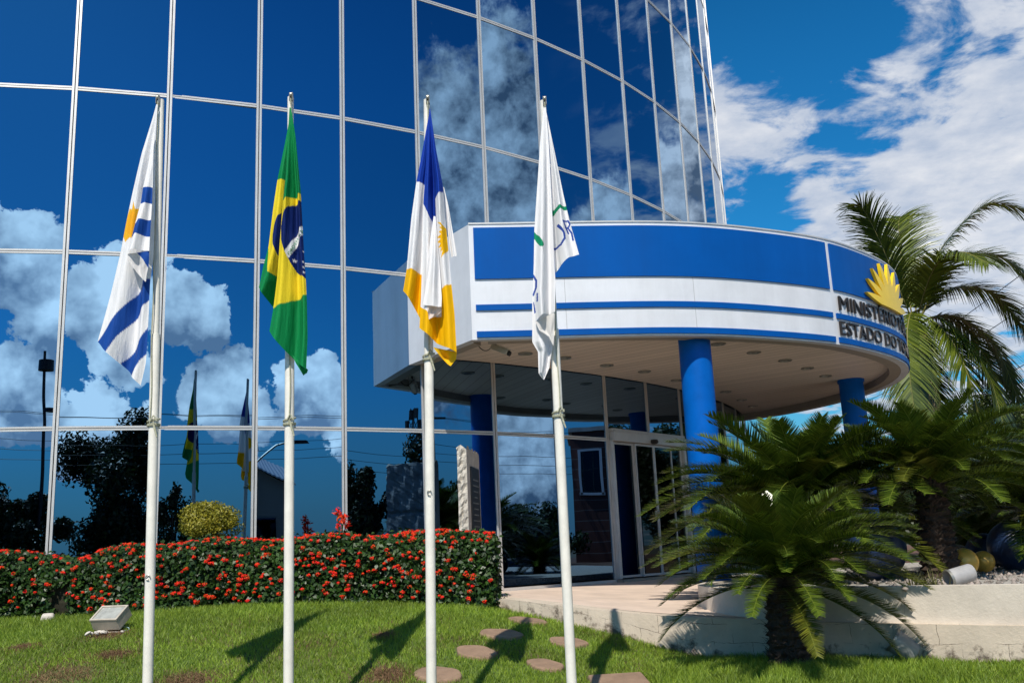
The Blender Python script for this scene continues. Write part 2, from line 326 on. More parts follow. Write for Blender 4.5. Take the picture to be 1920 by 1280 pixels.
# ------------------------------------------------------------------ ground, road, lawn
def ground():
    g = MB(); r = 4000
    g.add([(-r, -r, -1.80), (r, -r, -1.80), (r, r, -1.80), (-r, r, -1.80)], [(0, 1, 2, 3)])
    tag(g.build('ground', mat('far_ground', (.10, .085, .05), .95, 0, .3, .05)), kind='structure')
    rd = MB(); rd.add([(-90, -11, -1.74), (90, -11, -1.74), (90, -1.2, -1.74), (-90, -1.2, -1.74)], [(0, 1, 2, 3)])
    tag(rd.build('road', M_asph), kind='structure')
    pv = MB(); pv.box((0, .9, -1.72), (120, 3.4, .16)); tag(pv.build('pavement', M_conc), kind='structure')
    plat = [(p[0], p[1]) for p in EDGE] + [(14, 6), (14, 40), (6, 30), tuple(fp(12)[:2]), tuple(fp(9)[:2]), tuple(fp(6)[:2])]
    xs = np.arange(-14, 12.01, .12); ys = np.arange(2.4, 13.6, .12); X, Y = np.meshgrid(xs, ys); Z = lawn_z(X.ravel(), Y.ravel()).reshape(X.shape)
    nx = len(xs); V = np.c_[X.ravel(), Y.ravel(), Z.ravel()]
    ix = np.arange(nx * len(ys)).reshape(len(ys), nx); Fq = np.stack([ix[:-1, :-1], ix[:-1, 1:], ix[1:, 1:], ix[1:, :-1]], -1).reshape(-1, 4)
    c = V[Fq].mean(1); off = [(p[0] + .12, p[1] + .22) for p in plat[:14]] + plat[14:]
    Fq = Fq[~inside(c[:, 0], c[:, 1], off)]
    M = bpy.data.materials.new('lawn_soil'); M.use_nodes = True; N = M.node_tree.nodes; L = M.node_tree.links; B = N['Principled BSDF']; B.inputs['Roughness'].default_value = .95
    tc = N.new('ShaderNodeTexCoord'); n1 = N.new('ShaderNodeTexNoise'); n1.inputs['Scale'].default_value = 1.6; n1.inputs['Detail'].default_value = 8; L.new(tc.outputs['Object'], n1.inputs['Vector'])
    r1 = N.new('ShaderNodeValToRGB'); e = r1.color_ramp.elements; e[0].position = .35; e[0].color = (.10, .055, .032, 1); e[1].position = .6; e[1].color = (.085, .13, .025, 1); L.new(n1.outputs['Fac'], r1.inputs[0]); L.new(r1.outputs[0], B.inputs['Base Color'])
    tag(np_obj('lawn_ground', V, Fq, M, smooth=True), kind='structure')
    # grass blades, thin where the soil shows
    bare = [(lawn_hit(120, 1268), .36, .12), (lawn_hit(350, 1277), .26, .08), (lawn_hit(725, 1266), .20, .10), (lawn_hit(40, 1215), .12, .05), (lawn_hit(205, 1190), .22, .09), (lawn_hit(720, 1192), .07, .05), (lawn_hit(215, 1228), .18, .05)]
    n = 300000; u = rng.random((n, 2)); y = 6.0 + (11.1 - 6.0) * u[:, 1] ** .9; x = (u[:, 0] - .5) * 2 * y * .60
    keep = ~inside(x, y, [(p[0], p[1] + .02) for p in plat[:14]] + plat[14:])
    nz = np.sin(x * 2.1 + 1.3 * np.sin(y * 1.7)) * np.sin(y * 2.6 + x) + .6 * np.sin(x * 5.1 + y * 4.3)
    left = np.clip((-x - 1.2) / 3.5, 0, 1) * np.clip((9.2 - y) / 1.6, 0, 1)
    keep &= rng.random(n) > .40 * left * (nz > -.1)
    for p, rx, ry in bare:
        d = np.hypot((x - p.x) / rx, (y - p.y) / (ry * 2.2)); keep &= rng.random(n) < np.clip((d - .55) * 1.6, .04, 1)
    x, y = x[keep], y[keep]; z = lawn_z(x, y); n = len(x)
    for p, rx, ry in STEPS:
        k = np.hypot((x - p.x) / rx, (y - p.y) / ry) > 1.0; x, y, z = x[k], y[k], z[k]
    n = len(x); h = rng.uniform(.022, .058, n) * np.where(y > 9.6, 1.0, .9); a = rng.random(n) * 2 * math.pi; w = rng.uniform(.003, .006, n)
    tall = (np.hypot(x - 2.3, y - 8.2) < 1.3); h = np.where(tall, h * 1.7, h)
    lean = rng.normal(0, .55, (n, 2)) * h[:, None]
    A = np.stack([x - np.cos(a) * w, y - np.sin(a) * w, z - .004], 1); Bq = np.stack([x + np.cos(a) * w, y + np.sin(a) * w, z - .004], 1)
    C = np.stack([x + lean[:, 0], y + lean[:, 1], z + h], 1)
    k2 = 26000; xs_, ys_ = [], []
    for p, rx, ry in bare: xs_.append(p.x + rng.normal(0, rx * .62, k2 // 7)); ys_.append(p.y + rng.normal(0, ry * 1.3, k2 // 7))
    xd, yd = np.concatenate(xs_), np.concatenate(ys_); zd = lawn_z(xd, yd); nd_ = len(xd); hd_ = rng.uniform(.006, .026, nd_); ad = rng.random(nd_) * 6.28; wd_ = rng.uniform(.002, .005, nd_); ld = rng.normal(0, 1.3, (nd_, 2)) * hd_[:, None]
    Vd = np.stack([np.stack([xd - np.cos(ad) * wd_, yd - np.sin(ad) * wd_, zd - .003], 1), np.stack([xd + np.cos(ad) * wd_, yd + np.sin(ad) * wd_, zd - .003], 1), np.stack([xd + ld[:, 0], yd + ld[:, 1], zd + hd_], 1)], 1).reshape(-1, 3)
    tag(np_obj('dry_grass', Vd, np.arange(nd_ * 3).reshape(nd_, 3), mat('dry_grass_blades', (.24, .15, .075), .8, island=.5, trans=.2)), 'worn brown dry grass in the bare patches of the lawn', 'dry grass', kind='stuff')
    tag(np_obj('grass', np.stack([A, Bq, C], 1).reshape(-1, 3), np.arange(n * 3).reshape(n, 3), M_grass), 'short patchy green grass covering the sloping lawn', 'grass', kind='stuff')
STEPS = []
for i, (px, py, rx) in enumerate([(990, 1165, .20), (940, 1190, .21), (893, 1224, .20), (1066, 1205, .19), (1023, 1248, .17), (822, 1266, .20)]):
    p = lawn_hit(px, py); STEPS.append((p, rx, rx * .95))
ground()
def stepping():
    words = ['round terracotta stepping stone touching the foot of the block wall', 'round terracotta stepping stone under the tip of the third flag shadow', 'round terracotta stepping stone crossed by a pole shadow at its right end', 'round terracotta stepping stone just left of and behind the fourth pole',
             'small round terracotta stepping stone in front of the fourth pole shadow', 'terracotta stepping stone behind the foot of the third flagpole']
    for (p, rx, ry), wd in zip(STEPS, words):
        g = MB(); n = 26; ph = random.random() * 6; sl_ = (lz(p.x, p.y + .2) - lz(p.x, p.y - .2)) / .4; sx = (lz(p.x + .2, p.y) - lz(p.x - .2, p.y)) / .4
        top = []; bot = []
        for j in range(n):
            a = 2 * math.pi * j / n; r = .93 + .07 * math.sin(2 * a + ph) + .04 * math.sin(5 * a + 2 * ph)
            dx, dy = rx * r * math.cos(a), ry * r * math.sin(a)
            top.append((p.x + dx, p.y + dy, p.z + .024 + sl_ * dy * .8 + sx * dx)); bot.append((p.x + dx * 1.03, p.y + dy * 1.03, p.z - .08 + sl_ * dy))
        g.add(bot + top, [tuple(range(n, 2 * n))] + [(i, (i + 1) % n, n + (i + 1) % n, n + i) for i in range(n)])
        o = g.build('stepping_stone', M_stone, bevel=.012); tag(o, wd, 'stepping stone', 'stepping stones in the lawn')
    p = lawn_hit(1160, 1282); g = MB(); g.box((p.x, p.y - .12, p.z - .0), (.46, .42, .1), Matrix.Rotation(.12, 3, 'Z') @ Matrix.Rotation(.16, 3, 'X'))
    tag(g.build('stepping_stone', M_stone, bevel=.02), 'square terracotta slab at the lower edge of the lawn beside the fourth pole', 'stepping stone', 'stepping stones in the lawn')
stepping()
# ------------------------------------------------------------------ platform, retaining wall, planter
def wall_mat(name, col, bw, rh, stain):
    M = bpy.data.materials.new(name); M.use_nodes = True; N = M.node_tree.nodes; L = M.node_tree.links; B = N['Principled BSDF']; B.inputs['Roughness'].default_value = .9; B.inputs['Specular IOR Level'].default_value = .2
    uv = N.new('ShaderNodeUVMap').outputs[0]
    def nz(sc, det=8, rough=.65):
        n = N.new('ShaderNodeTexNoise'); n.inputs['Scale'].default_value = sc; n.inputs['Detail'].default_value = det; n.inputs['Roughness'].default_value = rough; L.new(uv, n.inputs['Vector']); return n
    def ramp(src, p0, c0, p1, c1):
        r = N.new('ShaderNodeValToRGB'); e = r.color_ramp.elements; e[0].position = p0; e[0].color = c0; e[1].position = p1; e[1].color = c1; L.new(src, r.inputs[0]); return r.outputs[0]
    def mx(f, a, b):
        n = N.new('ShaderNodeMix'); n.data_type = 'RGBA'
        L.new(f, n.inputs[0]); L.new(a, n.inputs[6]) if hasattr(a, 'links') else setattr(n.inputs[6], 'default_value', a); L.new(b, n.inputs[7]) if hasattr(b, 'links') else setattr(n.inputs[7], 'default_value', b); return n.outputs[2]
    base = ramp(nz(2.2).outputs['Fac'], .3, (*[c * .78 for c in col], 1), .7, (*[min(1, c * 1.08) for c in col], 1))
    w = nz(7, 4); sub = N.new('ShaderNodeVectorMath'); sub.operation = 'MULTIPLY_ADD'; L.new(w.outputs['Color'], sub.inputs[0]); sub.inputs[1].default_value = (.05, .05, 0); L.new(uv, sub.inputs[2])
    br = N.new('ShaderNodeTexBrick'); L.new(sub.outputs[0], br.inputs['Vector']); br.inputs['Scale'].default_value = 1; br.inputs['Brick Width'].default_value = bw; br.inputs['Row Height'].default_value = rh
    br.inputs['Mortar Size'].default_value = .0022; br.inputs['Mortar Smooth'].default_value = .1; br.inputs['Color1'].default_value = br.inputs['Color2'].default_value = (0, 0, 0, 1); br.inputs['Mortar'].default_value = (1, 1, 1, 1)
    gate = ramp(nz(2.6, 3).outputs['Fac'], .44, (0, 0, 0, 1), .56, (.85, .85, .85, 1))
    mul = N.new('ShaderNodeMath'); mul.operation = 'MULTIPLY'; L.new(br.outputs['Fac'], mul.inputs[0]); L.new(gate, mul.inputs[1])
    c = mx(mul.outputs[0], base, (.06, .04, .03, 1))
    sp = N.new('ShaderNodeSeparateXYZ'); L.new(uv, sp.inputs[0])
    # dirt creeping up from the soil: an own blotchy shape, strongest in the lowest 15 cm
    st = N.new('ShaderNodeMath'); st.operation = 'MULTIPLY_ADD'; L.new(sp.outputs[1], st.inputs[0]); st.inputs[1].default_value = -.8; L.new(nz(5, 9, .7).outputs['Fac'], st.inputs[2])
    sf = ramp(st.outputs[0], stain, (0, 0, 0, 1), stain + .11, (.85, .85, .85, 1))
    c = mx(sf, c, (.055, .037, .028, 1)); L.new(c, B.inputs['Base Color'])
    bp = N.new('ShaderNodeBump'); bp.inputs['Strength'].default_value = .5; bp.inputs['Distance'].default_value = .01
    ad = N.new('ShaderNodeMath'); ad.operation = 'MULTIPLY_ADD'; L.new(mul.outputs[0], ad.inputs[0]); ad.inputs[1].default_value = -1.2; L.new(nz(30, 6).outputs['Fac'], ad.inputs[2]); L.new(ad.outputs[0], bp.inputs['Height']); L.new(bp.outputs[0], B.inputs['Normal'])
    return M
def wall(name, pts, depth, M, label, cat, cap_over=0.):
    """pts: (x,y,zbot,ztop) along the visible face; solid of given depth behind; UV runs in metres along the face"""
    g = MB(); uvs = {}; n = len(pts); P = [Vector(p[:2]) for p in pts]; nrm = []
    for i in range(n):
        t = (P[min(i + 1, n - 1)] - P[max(i - 1, 0)]).normalized(); nrm.append(Vector((-t.y, t.x)))
    V = []; s = 0; UV = []
    for i, p in enumerate(pts):
        if i: s += (P[i] - P[i - 1]).length
        b = P[i] + nrm[i] * depth
        V += [(p[0], p[1], p[2]), (p[0], p[1], p[3]), (b.x, b.y, p[3]), (b.x, b.y, p[2])]; UV += [(s, 0 if p[3] - p[2] < .05 else p[2] - pts[i][4] if len(p) > 4 else 0), (s, p[3] - (p[4] if len(p) > 4 else p[2])), (s, p[3] - p[2] + depth), (s, 0)]
    Fc = []
    for i in range(n - 1):
        for j in range(3): Fc.append((i * 4 + j, i * 4 + 4 + j, i * 4 + 5 + j, i * 4 + 1 + j))
    Fc += [(0, 1, 2, 3), tuple((n - 1) * 4 + q for q in (3, 2, 1, 0))]
    g.add(V, Fc); o = g.build(name, M); me = o.data; ul = me.uv_layers.new(name='UVMap')
    for lp in me.loops: ul.data[lp.index].uv = UV[lp.vertex_index]
    tag(o, label, cat); return o
M_wall = wall_mat('block_wall', (.62, .525, .42), .36, .17, .43)
M_wall2 = wall_mat('rendered_wall', (.66, .585, .495), 2.6, .8, .93)
M_plat = mat('pinkish_paving', (.66, .52, .42), .75, 0, .16, 2.2, .15, 60)
def dense(pts, step=.15):
    out = []
    for a, b in zip(pts[:-1], pts[1:]):
        k = max(1, int(math.dist(a[:2], b[:2]) / step)); out += [tuple(np.array(a) + (np.array(b) - np.array(a)) * i / k) for i in range(k)]
    return out + [tuple(pts[-1])]
def smooth_path(pts, it=2):
    pts = [np.array(p, float) for p in pts]
    for _ in range(it):
        q = [pts[0]]
        for a, b in zip(pts[:-1], pts[1:]): q += [a * .75 + b * .25, a * .25 + b * .75]
        pts = q + [pts[-1]]
    return pts
ED = [tuple(p) for p in smooth_path(EDGE, 2)]
def terrain_right():
    wp = []
    for x, y, zt in ED:
        g = lz(x, y - .05); wp.append((x, y, g - .15, zt, g))
    wall('retaining_wall', wp, .22, M_wall, 'low stained concrete block wall along the edge of the entrance paving', 'wall')
    # paving between wall and facade
    top = [(x, y + .0, z) for x, y, z in ED if x < 2.5]
    V = []; m_ = len(top)
    fac = [fp(5.6 + (10.4 - 5.6) * i / (m_ - 1), FLOOR - .0, .0) for i in range(m_)]
    Vs = [] ; Fc = []
    for i in range(m_):
        a = Vector(top[i]) + Vector((.03, .2, .004)); b = fac[i]
        for j in range(9): Vs.append(a.lerp(b, j / 8) + Vector((0, 0, .004)))
    for i in range(m_ - 1):
        for j in range(8): Fc.append((i * 9 + j, (i + 1) * 9 + j, (i + 1) * 9 + j + 1, i * 9 + j + 1))
    g = MB(); g.add(Vs, Fc); tag(g.build('paving', M_plat, smooth=True), kind='structure')
    # back filler ground right of the entrance, up to the palms
    g = MB(); g.prism([(2.3, 9.7), (3.4, 8.98), (4.2, 8.4), (8, 6.45), (14, 5.5), (60, 8), (60, 60), (3, 60), tuple(fp(14)[:2]), tuple(fp(11)[:2]), tuple(fp(9.4)[:2])], -1.7, -.70); tag(g.build('terrace_ground', M_soil), kind='structure')
    # planter wall with gravel bed
    pl = [(2.30, 11.9), (1.98, 11.3), (1.90, 10.7), (1.93, 10.2), (2.02, 9.82), (2.22, 9.47), (2.58, 9.22), (3.33, 8.82), (4.10, 8.27), (5.62, 7.27), (8.0, 6.27), (11, 5.67)]
    pl = [tuple(p) for p in smooth_path(pl, 2)]
    def tz(x): return -.455 if x > 2.6 else -.455 - .02
    pw = [(x, y, -.80, -.455, -.80) for x, y in pl]
    wall('planter_wall', pw, .16, M_wall2, 'smooth cream rendered planter wall curving above the block wall', 'wall')
    inn = [(x + .09, y + .10) for x, y in pl[4:]]
    g = MB(); g.prism(inn + [(14, 6.2), (14, 14.5), (9, 16.5), (4.2, 16.2), (2.9, 14.0), (2.38, 12.2)], -.75, -.475)
    tag(g.build('planter_soil', mat('gravel_bed', (.40, .37, .33), .9, 0, .5, 30, .8, 60)), kind='structure')
terrain_right()
# ------------------------------------------------------------------ glass tower
def tower():
    T = thing('glass_building', fp(6, FLOOR), 'tall curved office building clad in blue mirror glass with aluminium mullions', 'building')
    top = rowz(-5)
    K0, K1 = -9, 21
    yaw = {1: .004, 2: -.024, 3: .003, 4: .004, 5: .004}
    rest = MB()
    def pane(k, z0, z1, mb):
        a, b = fp(k, 0, -.012), fp(k + 1, 0, -.012); t = (b - a).normalized(); nrm = Vector((t.y, -t.x, 0)); c = (a + b) / 2; hw = (b - a).length / 2 - .02
        an = yaw.get(k, 0) + random.uniform(-.003, .003); tt = t * math.cos(an) + nrm * math.sin(an); tl = random.uniform(-.0018, .0018)
        nn = Vector((tt.y, -tt.x, 0)); q = []
        for s, z in ((-1, z0), (1, z0), (1, z1), (-1, z1)): q.append(c + tt * hw * s + Vector((0, 0, z)) + nn * tl * (z - z0))
        bk = [p - nn * .02 for p in q]
        mb.add(q + bk, [(0, 1, 2, 3), (7, 6, 5, 4), (0, 4, 5, 1), (1, 5, 6, 2), (2, 6, 7, 3), (3, 7, 4, 0)])
    cnt = 0
    for k in range(K0, K1):
        for r in range(-5, 3):
            z0, z1 = rowz(r + 1), rowz(r)
            if r == 2: z0 = FLOOR + .05
            if k in (8, 9) and r == 2: continue
            vis = (-1 <= k <= 14) and r >= -2 and not (r == 2 and k > 9) or (8 <= k <= 14 and r == -3)
            if vis and cnt < 98:
                m_ = MB(); pane(k, z0 + .02, z1 - .02, m_); m_.build('glass_panel', M_glass, T); cnt += 1
            else: pane(k, z0 + .02, z1 - .02, rest)
    o = rest.build('glass_panel', M_glass, T); o['kind'] = 'stuff'
    def post(k, z0, z1, mb, w=.028):
        a = A0 + DA * k; rd = Vector((math.cos(a), math.sin(a), 0)); tg = Vector((-rd.y, rd.x, 0)); c = fp(k, (z0 + z1) / 2, -.022); rot = Matrix((tg, rd, Vector((0, 0, 1)))).transposed()
        for s in (-1, 1): mb.box(c + tg * s * (w / 2 + .0065), (w, .05, z1 - z0), rot, 0)
        mb.box(c - rd * .010, (.012, .04, z1 - z0), rot, 1)
    far = MB()
    for k in range(K0, K1 + 1):
        zb = FLOOR + .02
        if k == 9: zb = rowz(2) + .2
        if -1 <= k <= 15:
            m_ = MB(); post(k, zb, top, m_); m_.build('mullion', [M_alu, M_gap], T)
        else: post(k, zb, top, far)
    far.build('mullion', [M_alu, M_gap], T)['kind'] = 'stuff'
    for r in range(-5, 3):
        m_ = MB(); z = rowz(r)
        for k in range(K0, K1):
            if r == 2 and k in (8, 9):
                if k == 8: m_.build('transom', [M_alu, M_gap], T); m_ = MB()
                continue
            a, b = fp(k, z, -.024), fp(k + 1, z, -.024); t = (b - a).normalized(); nrm = Vector((t.y, -t.x, 0)); a += t * .036; b -= t * .036; c = (a + b) / 2; ln = (b - a).length
            rot = Matrix((t, -nrm, Vector((0, 0, 1)))).transposed()
            for s in (-1, 1): m_.box(c + Vector((0, 0, s * .016)), (ln, .046, .023), rot, 0)
            m_.box(c - nrm * .006, (ln, .036, .010), rot, 1)
        m_.build('transom', [M_alu, M_gap], T)
    # plinth, roof and rear shell
    m_ = MB()
    for k in range(K0, K1):
        if k in (8, 9): continue
        a, b = fp(k, 0, 0), fp(k + 1, 0, 0); a2, b2 = fp(k, 0, -.12), fp(k + 1, 0, -.12); m_.prism([a[:2], b[:2], b2[:2], a2[:2]], -1.7, FLOOR + .045)
    m_.build('plinth', M_alu, T)
    poly = [fp(k, 0, -.1)[:2] for k in range(K0, K1 + 1)]
    m_ = MB(); m_.prism(poly + [(-4, 46), (-22, 46), (-24, 14)], top - .01, top + .3); m_.build('roof', M_conc, T, tri=True)
    m_ = MB(); q = [fp(K1, 0, -.1)[:2], (-4, 46), (-22, 46), (-24, 14), fp(K0, 0, -.1)[:2]]
    for a, b in zip(q[:-1], q[1:]):
        d = (Vector(b) - Vector(a)).normalized(); nn = Vector((d.y, -d.x)) * .3; m_.prism([a, b, (b[0] + nn.x, b[1] + nn.y), (a[0] + nn.x, a[1] + nn.y)], -1.7, top - .02)
    m_.build('rear_wall', M_conc, T)
    # entrance: header and sliding leaves in bays 8 and 9
    a, b = fp(8, 0, -.02), fp(10, 0, -.02); t = (b - a).normalized(); nrm = Vector((t.y, -t.x, 0)); rot = Matrix((t, -nrm, Vector((0, 0, 1)))).transposed(); ln = (b - a).length
    bow = nrm * .05
    zt = rowz(2)
    h = MB(); h.box((a + b) / 2 + bow + Vector((0, 0, zt + .16)), (ln - .1, .10, .05), rot); h.box((a + b) / 2 + bow + Vector((0, 0, zt + .055)), (ln - .1, .16, .15), rot); hd = h.build('door_header', M_alu, T, bevel=.004)
    s_ = MB(); s_.lathe([(0, .03), (.06, .02), (.075, -.02), (.05, -.05), (0, -.06)], (a + b) / 2 + nrm * .16 + Vector((0, 0, zt + .03)), 14); s_.build('motion_sensor', M_dark, hd, smooth=True)
    edges = [.045, .30, .545, .79, .955]
    for i in range(4):
        s0, s1 = edges[i] * ln, edges[i + 1] * ln; c = a + t * (s0 + s1) / 2 + bow * (1 if i in (1, 2) else .2); w = s1 - s0; zb, z1 = FLOOR + .06, zt - .03; zc = (zb + z1) / 2
        m_ = MB(); m_.box(c + Vector((0, 0, zc)), (w - .05, .012, z1 - zb - .04), rot); lf = m_.build('door_leaf', M_dglass, T)
        f_ = MB()
        for sg in (-1, 1): f_.box(c + t * sg * (w / 2 - .016) + Vector((0, 0, zc)), (.026 if i < 3 else .05, .045, z1 - zb), rot)
        for zz in (zb + .02, z1 - .015): f_.box(c + Vector((0, 0, zz)), (w - .066, .04, .035), rot)
        f_.build('frame', M_alu, lf)
        if i in (1,):
            q = c + t * (w / 2 - .05) + Vector((0, 0, FLOOR + 1.05)); k_ = MB(); k_.box(q + nrm * .03, (.13, .03, .13), rot); k_.build('lock_plate', M_steel, lf, bevel=.008)
    # jambs
    for s0 in (.02, .98):
        m_ = MB(); m_.box(a + t * ln * s0 + bow * .5 + Vector((0, 0, (FLOOR + zt) / 2 + .02)), (.07, .12, zt - FLOOR - .06), rot); m_.build('door_jamb', M_alu, T)
    m_ = MB(); m_.box((a + b) / 2 + bow + Vector((0, 0, FLOOR + .02)), (ln, .22, .04), rot); m_.build('threshold', M_steel, T)
tower()
# ------------------------------------------------------------------ entrance canopy
CAN = [(-.50, 11.83), (.27, 11.90), (1.15, 11.97), (2.13, 12.10), (3.09, 12.40), (4.46, 13.10), (5.40, 13.95), (5.90, 14.53), (6.30, 15.14), (6.60, 15.85), (6.80, 16.7), (6.84, 17.6), (6.70, 18.7), (6.37, 19.7), (5.80, 20.8), (5.02, 21.6)]
def catmull(P, n=12):
    P = [np.array(p, float) for p in P]; P = [2 * P[0] - P[1]] + P + [2 * P[-1] - P[-2]]; out = []
    for i in range(1, len(P) - 2):
        for j in range(n):
            t = j / n; a, b, c, d = P[i - 1:i + 3]; out.append(.5 * ((2 * b) + (c - a) * t + (2 * a - 5 * b + 4 * c - d) * t * t + (3 * b - a - 3 * c + d) * t ** 3))
    return np.array(out + [P[-2]])
def resample(P, n):
    d = np.r_[0, np.cumsum(np.linalg.norm(np.diff(P, axis=0), axis=1))]; s = np.linspace(0, d[-1], n); return np.c_[np.interp(s, d, P[:, 0]), np.interp(s, d, P[:, 1])]
_c = resample(catmull(CAN), 161)
for _ in range(12): _c[1:-1] = _c[1:-1] * .5 + (_c[:-2] + _c[2:]) * .25
FA = resample(_c, 161)                      # fascia, left corner round to the rear
FS = np.r_[0, np.cumsum(np.linalg.norm(np.diff(FA, axis=0), axis=1))]
def fpos(s, off=0.):
    x, y = np.interp(s, FS, FA[:, 0]), np.interp(s, FS, FA[:, 1]); e = .05
    tx, ty = np.interp(s + e, FS, FA[:, 0]) - np.interp(s - e, FS, FA[:, 0]), np.interp(s + e, FS, FA[:, 1]) - np.interp(s - e, FS, FA[:, 1]); l = math.hypot(tx, ty)
    return Vector((x + ty / l * off, y - tx / l * off, 0))
def s_at(px, py, z):
    d = ray(px, py); t = math.atan2(d.x, d.y)
    for s in np.arange(0, FS[-1], .01):
        p = fpos(s)
        if math.atan2(p.x, p.y) >= t: return s
    return s
GL = Vector((-1.45, 13.26))                # where the left flank meets the glass
ZB, ZT, ZC = 2.62, 4.15, 2.74
def sweep(mb, s0, s1, z0, z1, o0, o1, n=None, mi=0):
    n = n or max(3, int((s1 - s0) / .12)); V = []; Fc = []
    for i in range(n + 1):
        s = s0 + (s1 - s0) * i / n; a, b = fpos(s, o0), fpos(s, o1)
        V += [(a.x, a.y, z0), (b.x, b.y, z0), (b.x, b.y, z1), (a.x, a.y, z1)]
    for i in range(n):
        for j in range(4): Fc.append((i * 4 + j, i * 4 + (j + 1) % 4, i * 4 + 4 + (j + 1) % 4, i * 4 + 4 + j))
    Fc += [(0, 1, 2, 3), tuple(n * 4 + q for q in (3, 2, 1, 0))]; mb.add(V, Fc, mi)
def canopy():
    C = thing('entrance_canopy', (2.5, 13, ZB), 'big curved white and blue entrance canopy with yellow half sun and black lettering', 'canopy')
    SE = FS[-1]
    c0 = Vector(FA[0]); fl = (GL - c0); fl_n = Vector((-fl.y, fl.x)).normalized()
    if fl_n.x > 0: fl_n = -fl_n
    m_ = MB(); sweep(m_, 0, SE, ZB, ZT, -.12, 0, 130); fa = m_.build('fascia', M_white, C, smooth=True)
    m_ = MB(); i0 = c0 - fl_n * .12 + fl.normalized() * .12; m_.prism([c0, GL + fl * .06, GL + fl * .06 - fl_n * .12, c0 - fl_n * .12 + fl.normalized() * .17], ZB + .001, ZT - .001); m_.build('side_fascia', M_white, C)
    seam = s_at(1557, 540, 3.4)
    for (s0, s1) in ((.06, seam - .045), (seam + .045, SE - .05)):
        for z0, z1, nm in ((3.41, 4.10, 'blue_panel'), (2.995, 3.072, 'blue_stripe'), (2.645, 2.724, 'blue_stripe')):
            m_ = MB(); sweep(m_, s0 + (0 if z0 > 3.2 else .0), s1, z0, z1, -.004, .022); m_.build(nm, M_blue, C, smooth=True)
    m_ = MB(); sweep(m_, 0, SE, ZT, ZT + .02, -.16, .012, 130); m_.build('coping', M_alu, C, smooth=True)
    # underside lip
    ins = [fpos(s, -.30) for s in np.linspace(.32, SE, 100)]; outr = [fpos(s, -.118) for s in np.linspace(.32, SE, 100)]
    m_ = MB(); sweep(m_, .22, SE, ZB + .004, ZC + .03, -.30, -.118, 130); m_.build('soffit_lip', M_ring, C, smooth=True)
    m_ = MB(); q = c0 - fl_n * .13 + fl.normalized() * .17; m_.prism([q, GL + fl * .06 - fl_n * .121, GL + fl * .06 - fl_n * .28, q - fl_n * .16 + fl.normalized() * .1], ZB + .005, ZC + .03); m_.build('soffit_lip', M_ring, C)
    # ceiling boards
    M = bpy.data.materials.new('ceiling_boards'); M.use_nodes = True; N = M.node_tree.nodes; L = M.node_tree.links; B = N['Principled BSDF']; B.inputs['Roughness'].default_value = .5
    tc = N.new('ShaderNodeTexCoord'); d = N.new('ShaderNodeVectorMath'); d.operation = 'DOT_PRODUCT'; L.new(tc.outputs['Object'], d.inputs[0]); d.inputs[1].default_value = (.603 / .2, .797 / .2, 0)
    fr = N.new('ShaderNodeMath'); fr.operation = 'FRACT'; L.new(d.outputs['Value'], fr.inputs[0]); cmp = N.new('ShaderNodeMath'); cmp.operation = 'LESS_THAN'; cmp.inputs[1].default_value = .045; L.new(fr.outputs[0], cmp.inputs[0])
    fl2 = N.new('ShaderNodeMath'); fl2.operation = 'FLOOR'; L.new(d.outputs['Value'], fl2.inputs[0]); wn = N.new('ShaderNodeTexWhiteNoise'); wn.noise_dimensions = '1D'; L.new(fl2.outputs[0], wn.inputs['W'])
    mr = N.new('ShaderNodeMapRange'); L.new(wn.outputs['Value'], mr.inputs[0]); mr.inputs[3].default_value = .92; mr.inputs[4].default_value = 1.06
    hv = N.new('ShaderNodeHueSaturation'); hv.inputs['Color'].default_value = (.72, .60, .49, 1); L.new(mr.outputs[0], hv.inputs['Value'])
    mx = N.new('ShaderNodeMix'); mx.data_type = 'RGBA'; L.new(cmp.outputs[0], mx.inputs[0]); L.new(hv.outputs[0], mx.inputs[6]); mx.inputs[7].default_value = (.14, .10, .07, 1); L.new(mx.outputs[2], B.inputs['Base Color'])
    pl = [fpos(s, -.115)[:2] for s in np.linspace(.2, SE, 100)] + [fp(k, 0, .02)[:2] for k in np.linspace(14.1, 4.96, 40)] + [tuple(GL - fl_n * .06)]
    m_ = MB(); m_.prism(pl, ZC, ZC + .05); m_.build('ceiling', M, C, tri=True)
    m_ = MB(); m_.prism([fpos(s, -.118)[:2] for s in np.linspace(.15, SE, 100)] + [fp(k, 0, .02)[:2] for k in np.linspace(14.1, 4.96, 40)] + [tuple(GL - fl_n * .1)], ZT - .12, ZT - .06); m_.build('canopy_roof', M_conc, C, tri=True)
    # downlights
    for px, py in [(1058, 670), (1137.7, 684), (1208.5, 695.6), (1269, 712), (1346.8, 644), (1413.6, 660), (1472, 675), (1514, 689.5), (1548, 704), (1391, 749), (1361, 733.6), (1412, 760.5), (985, 662)]:
        p = onZ(px, py, ZC); m_ = MB(); m_.lathe([(.105, 0), (.105, -.016), (.075, -.016), (.07, .0)], p, 22); dl = m_.build('downlight', M_steel, C, smooth=True)
        m_ = MB(); m_.lathe([(.07, -.004), (.045, -.002), (0, -.001)], p, 18); m_.build('lens', mat_lens, dl, smooth=True)
    # half sun
    V = []; Fc = []; sc = s_at(1661, 550, 3.36); zc = 3.375; na = 181; nr = 8; ro, ri = .74, .38
    def rad(th):
        n = 9; x = th / math.pi * n; f = abs((x % 1) - .5) * 2; return ro * (1 - .06 * abs(th - math.pi / 2)) + (ri - ro) * (f ** 1.0)
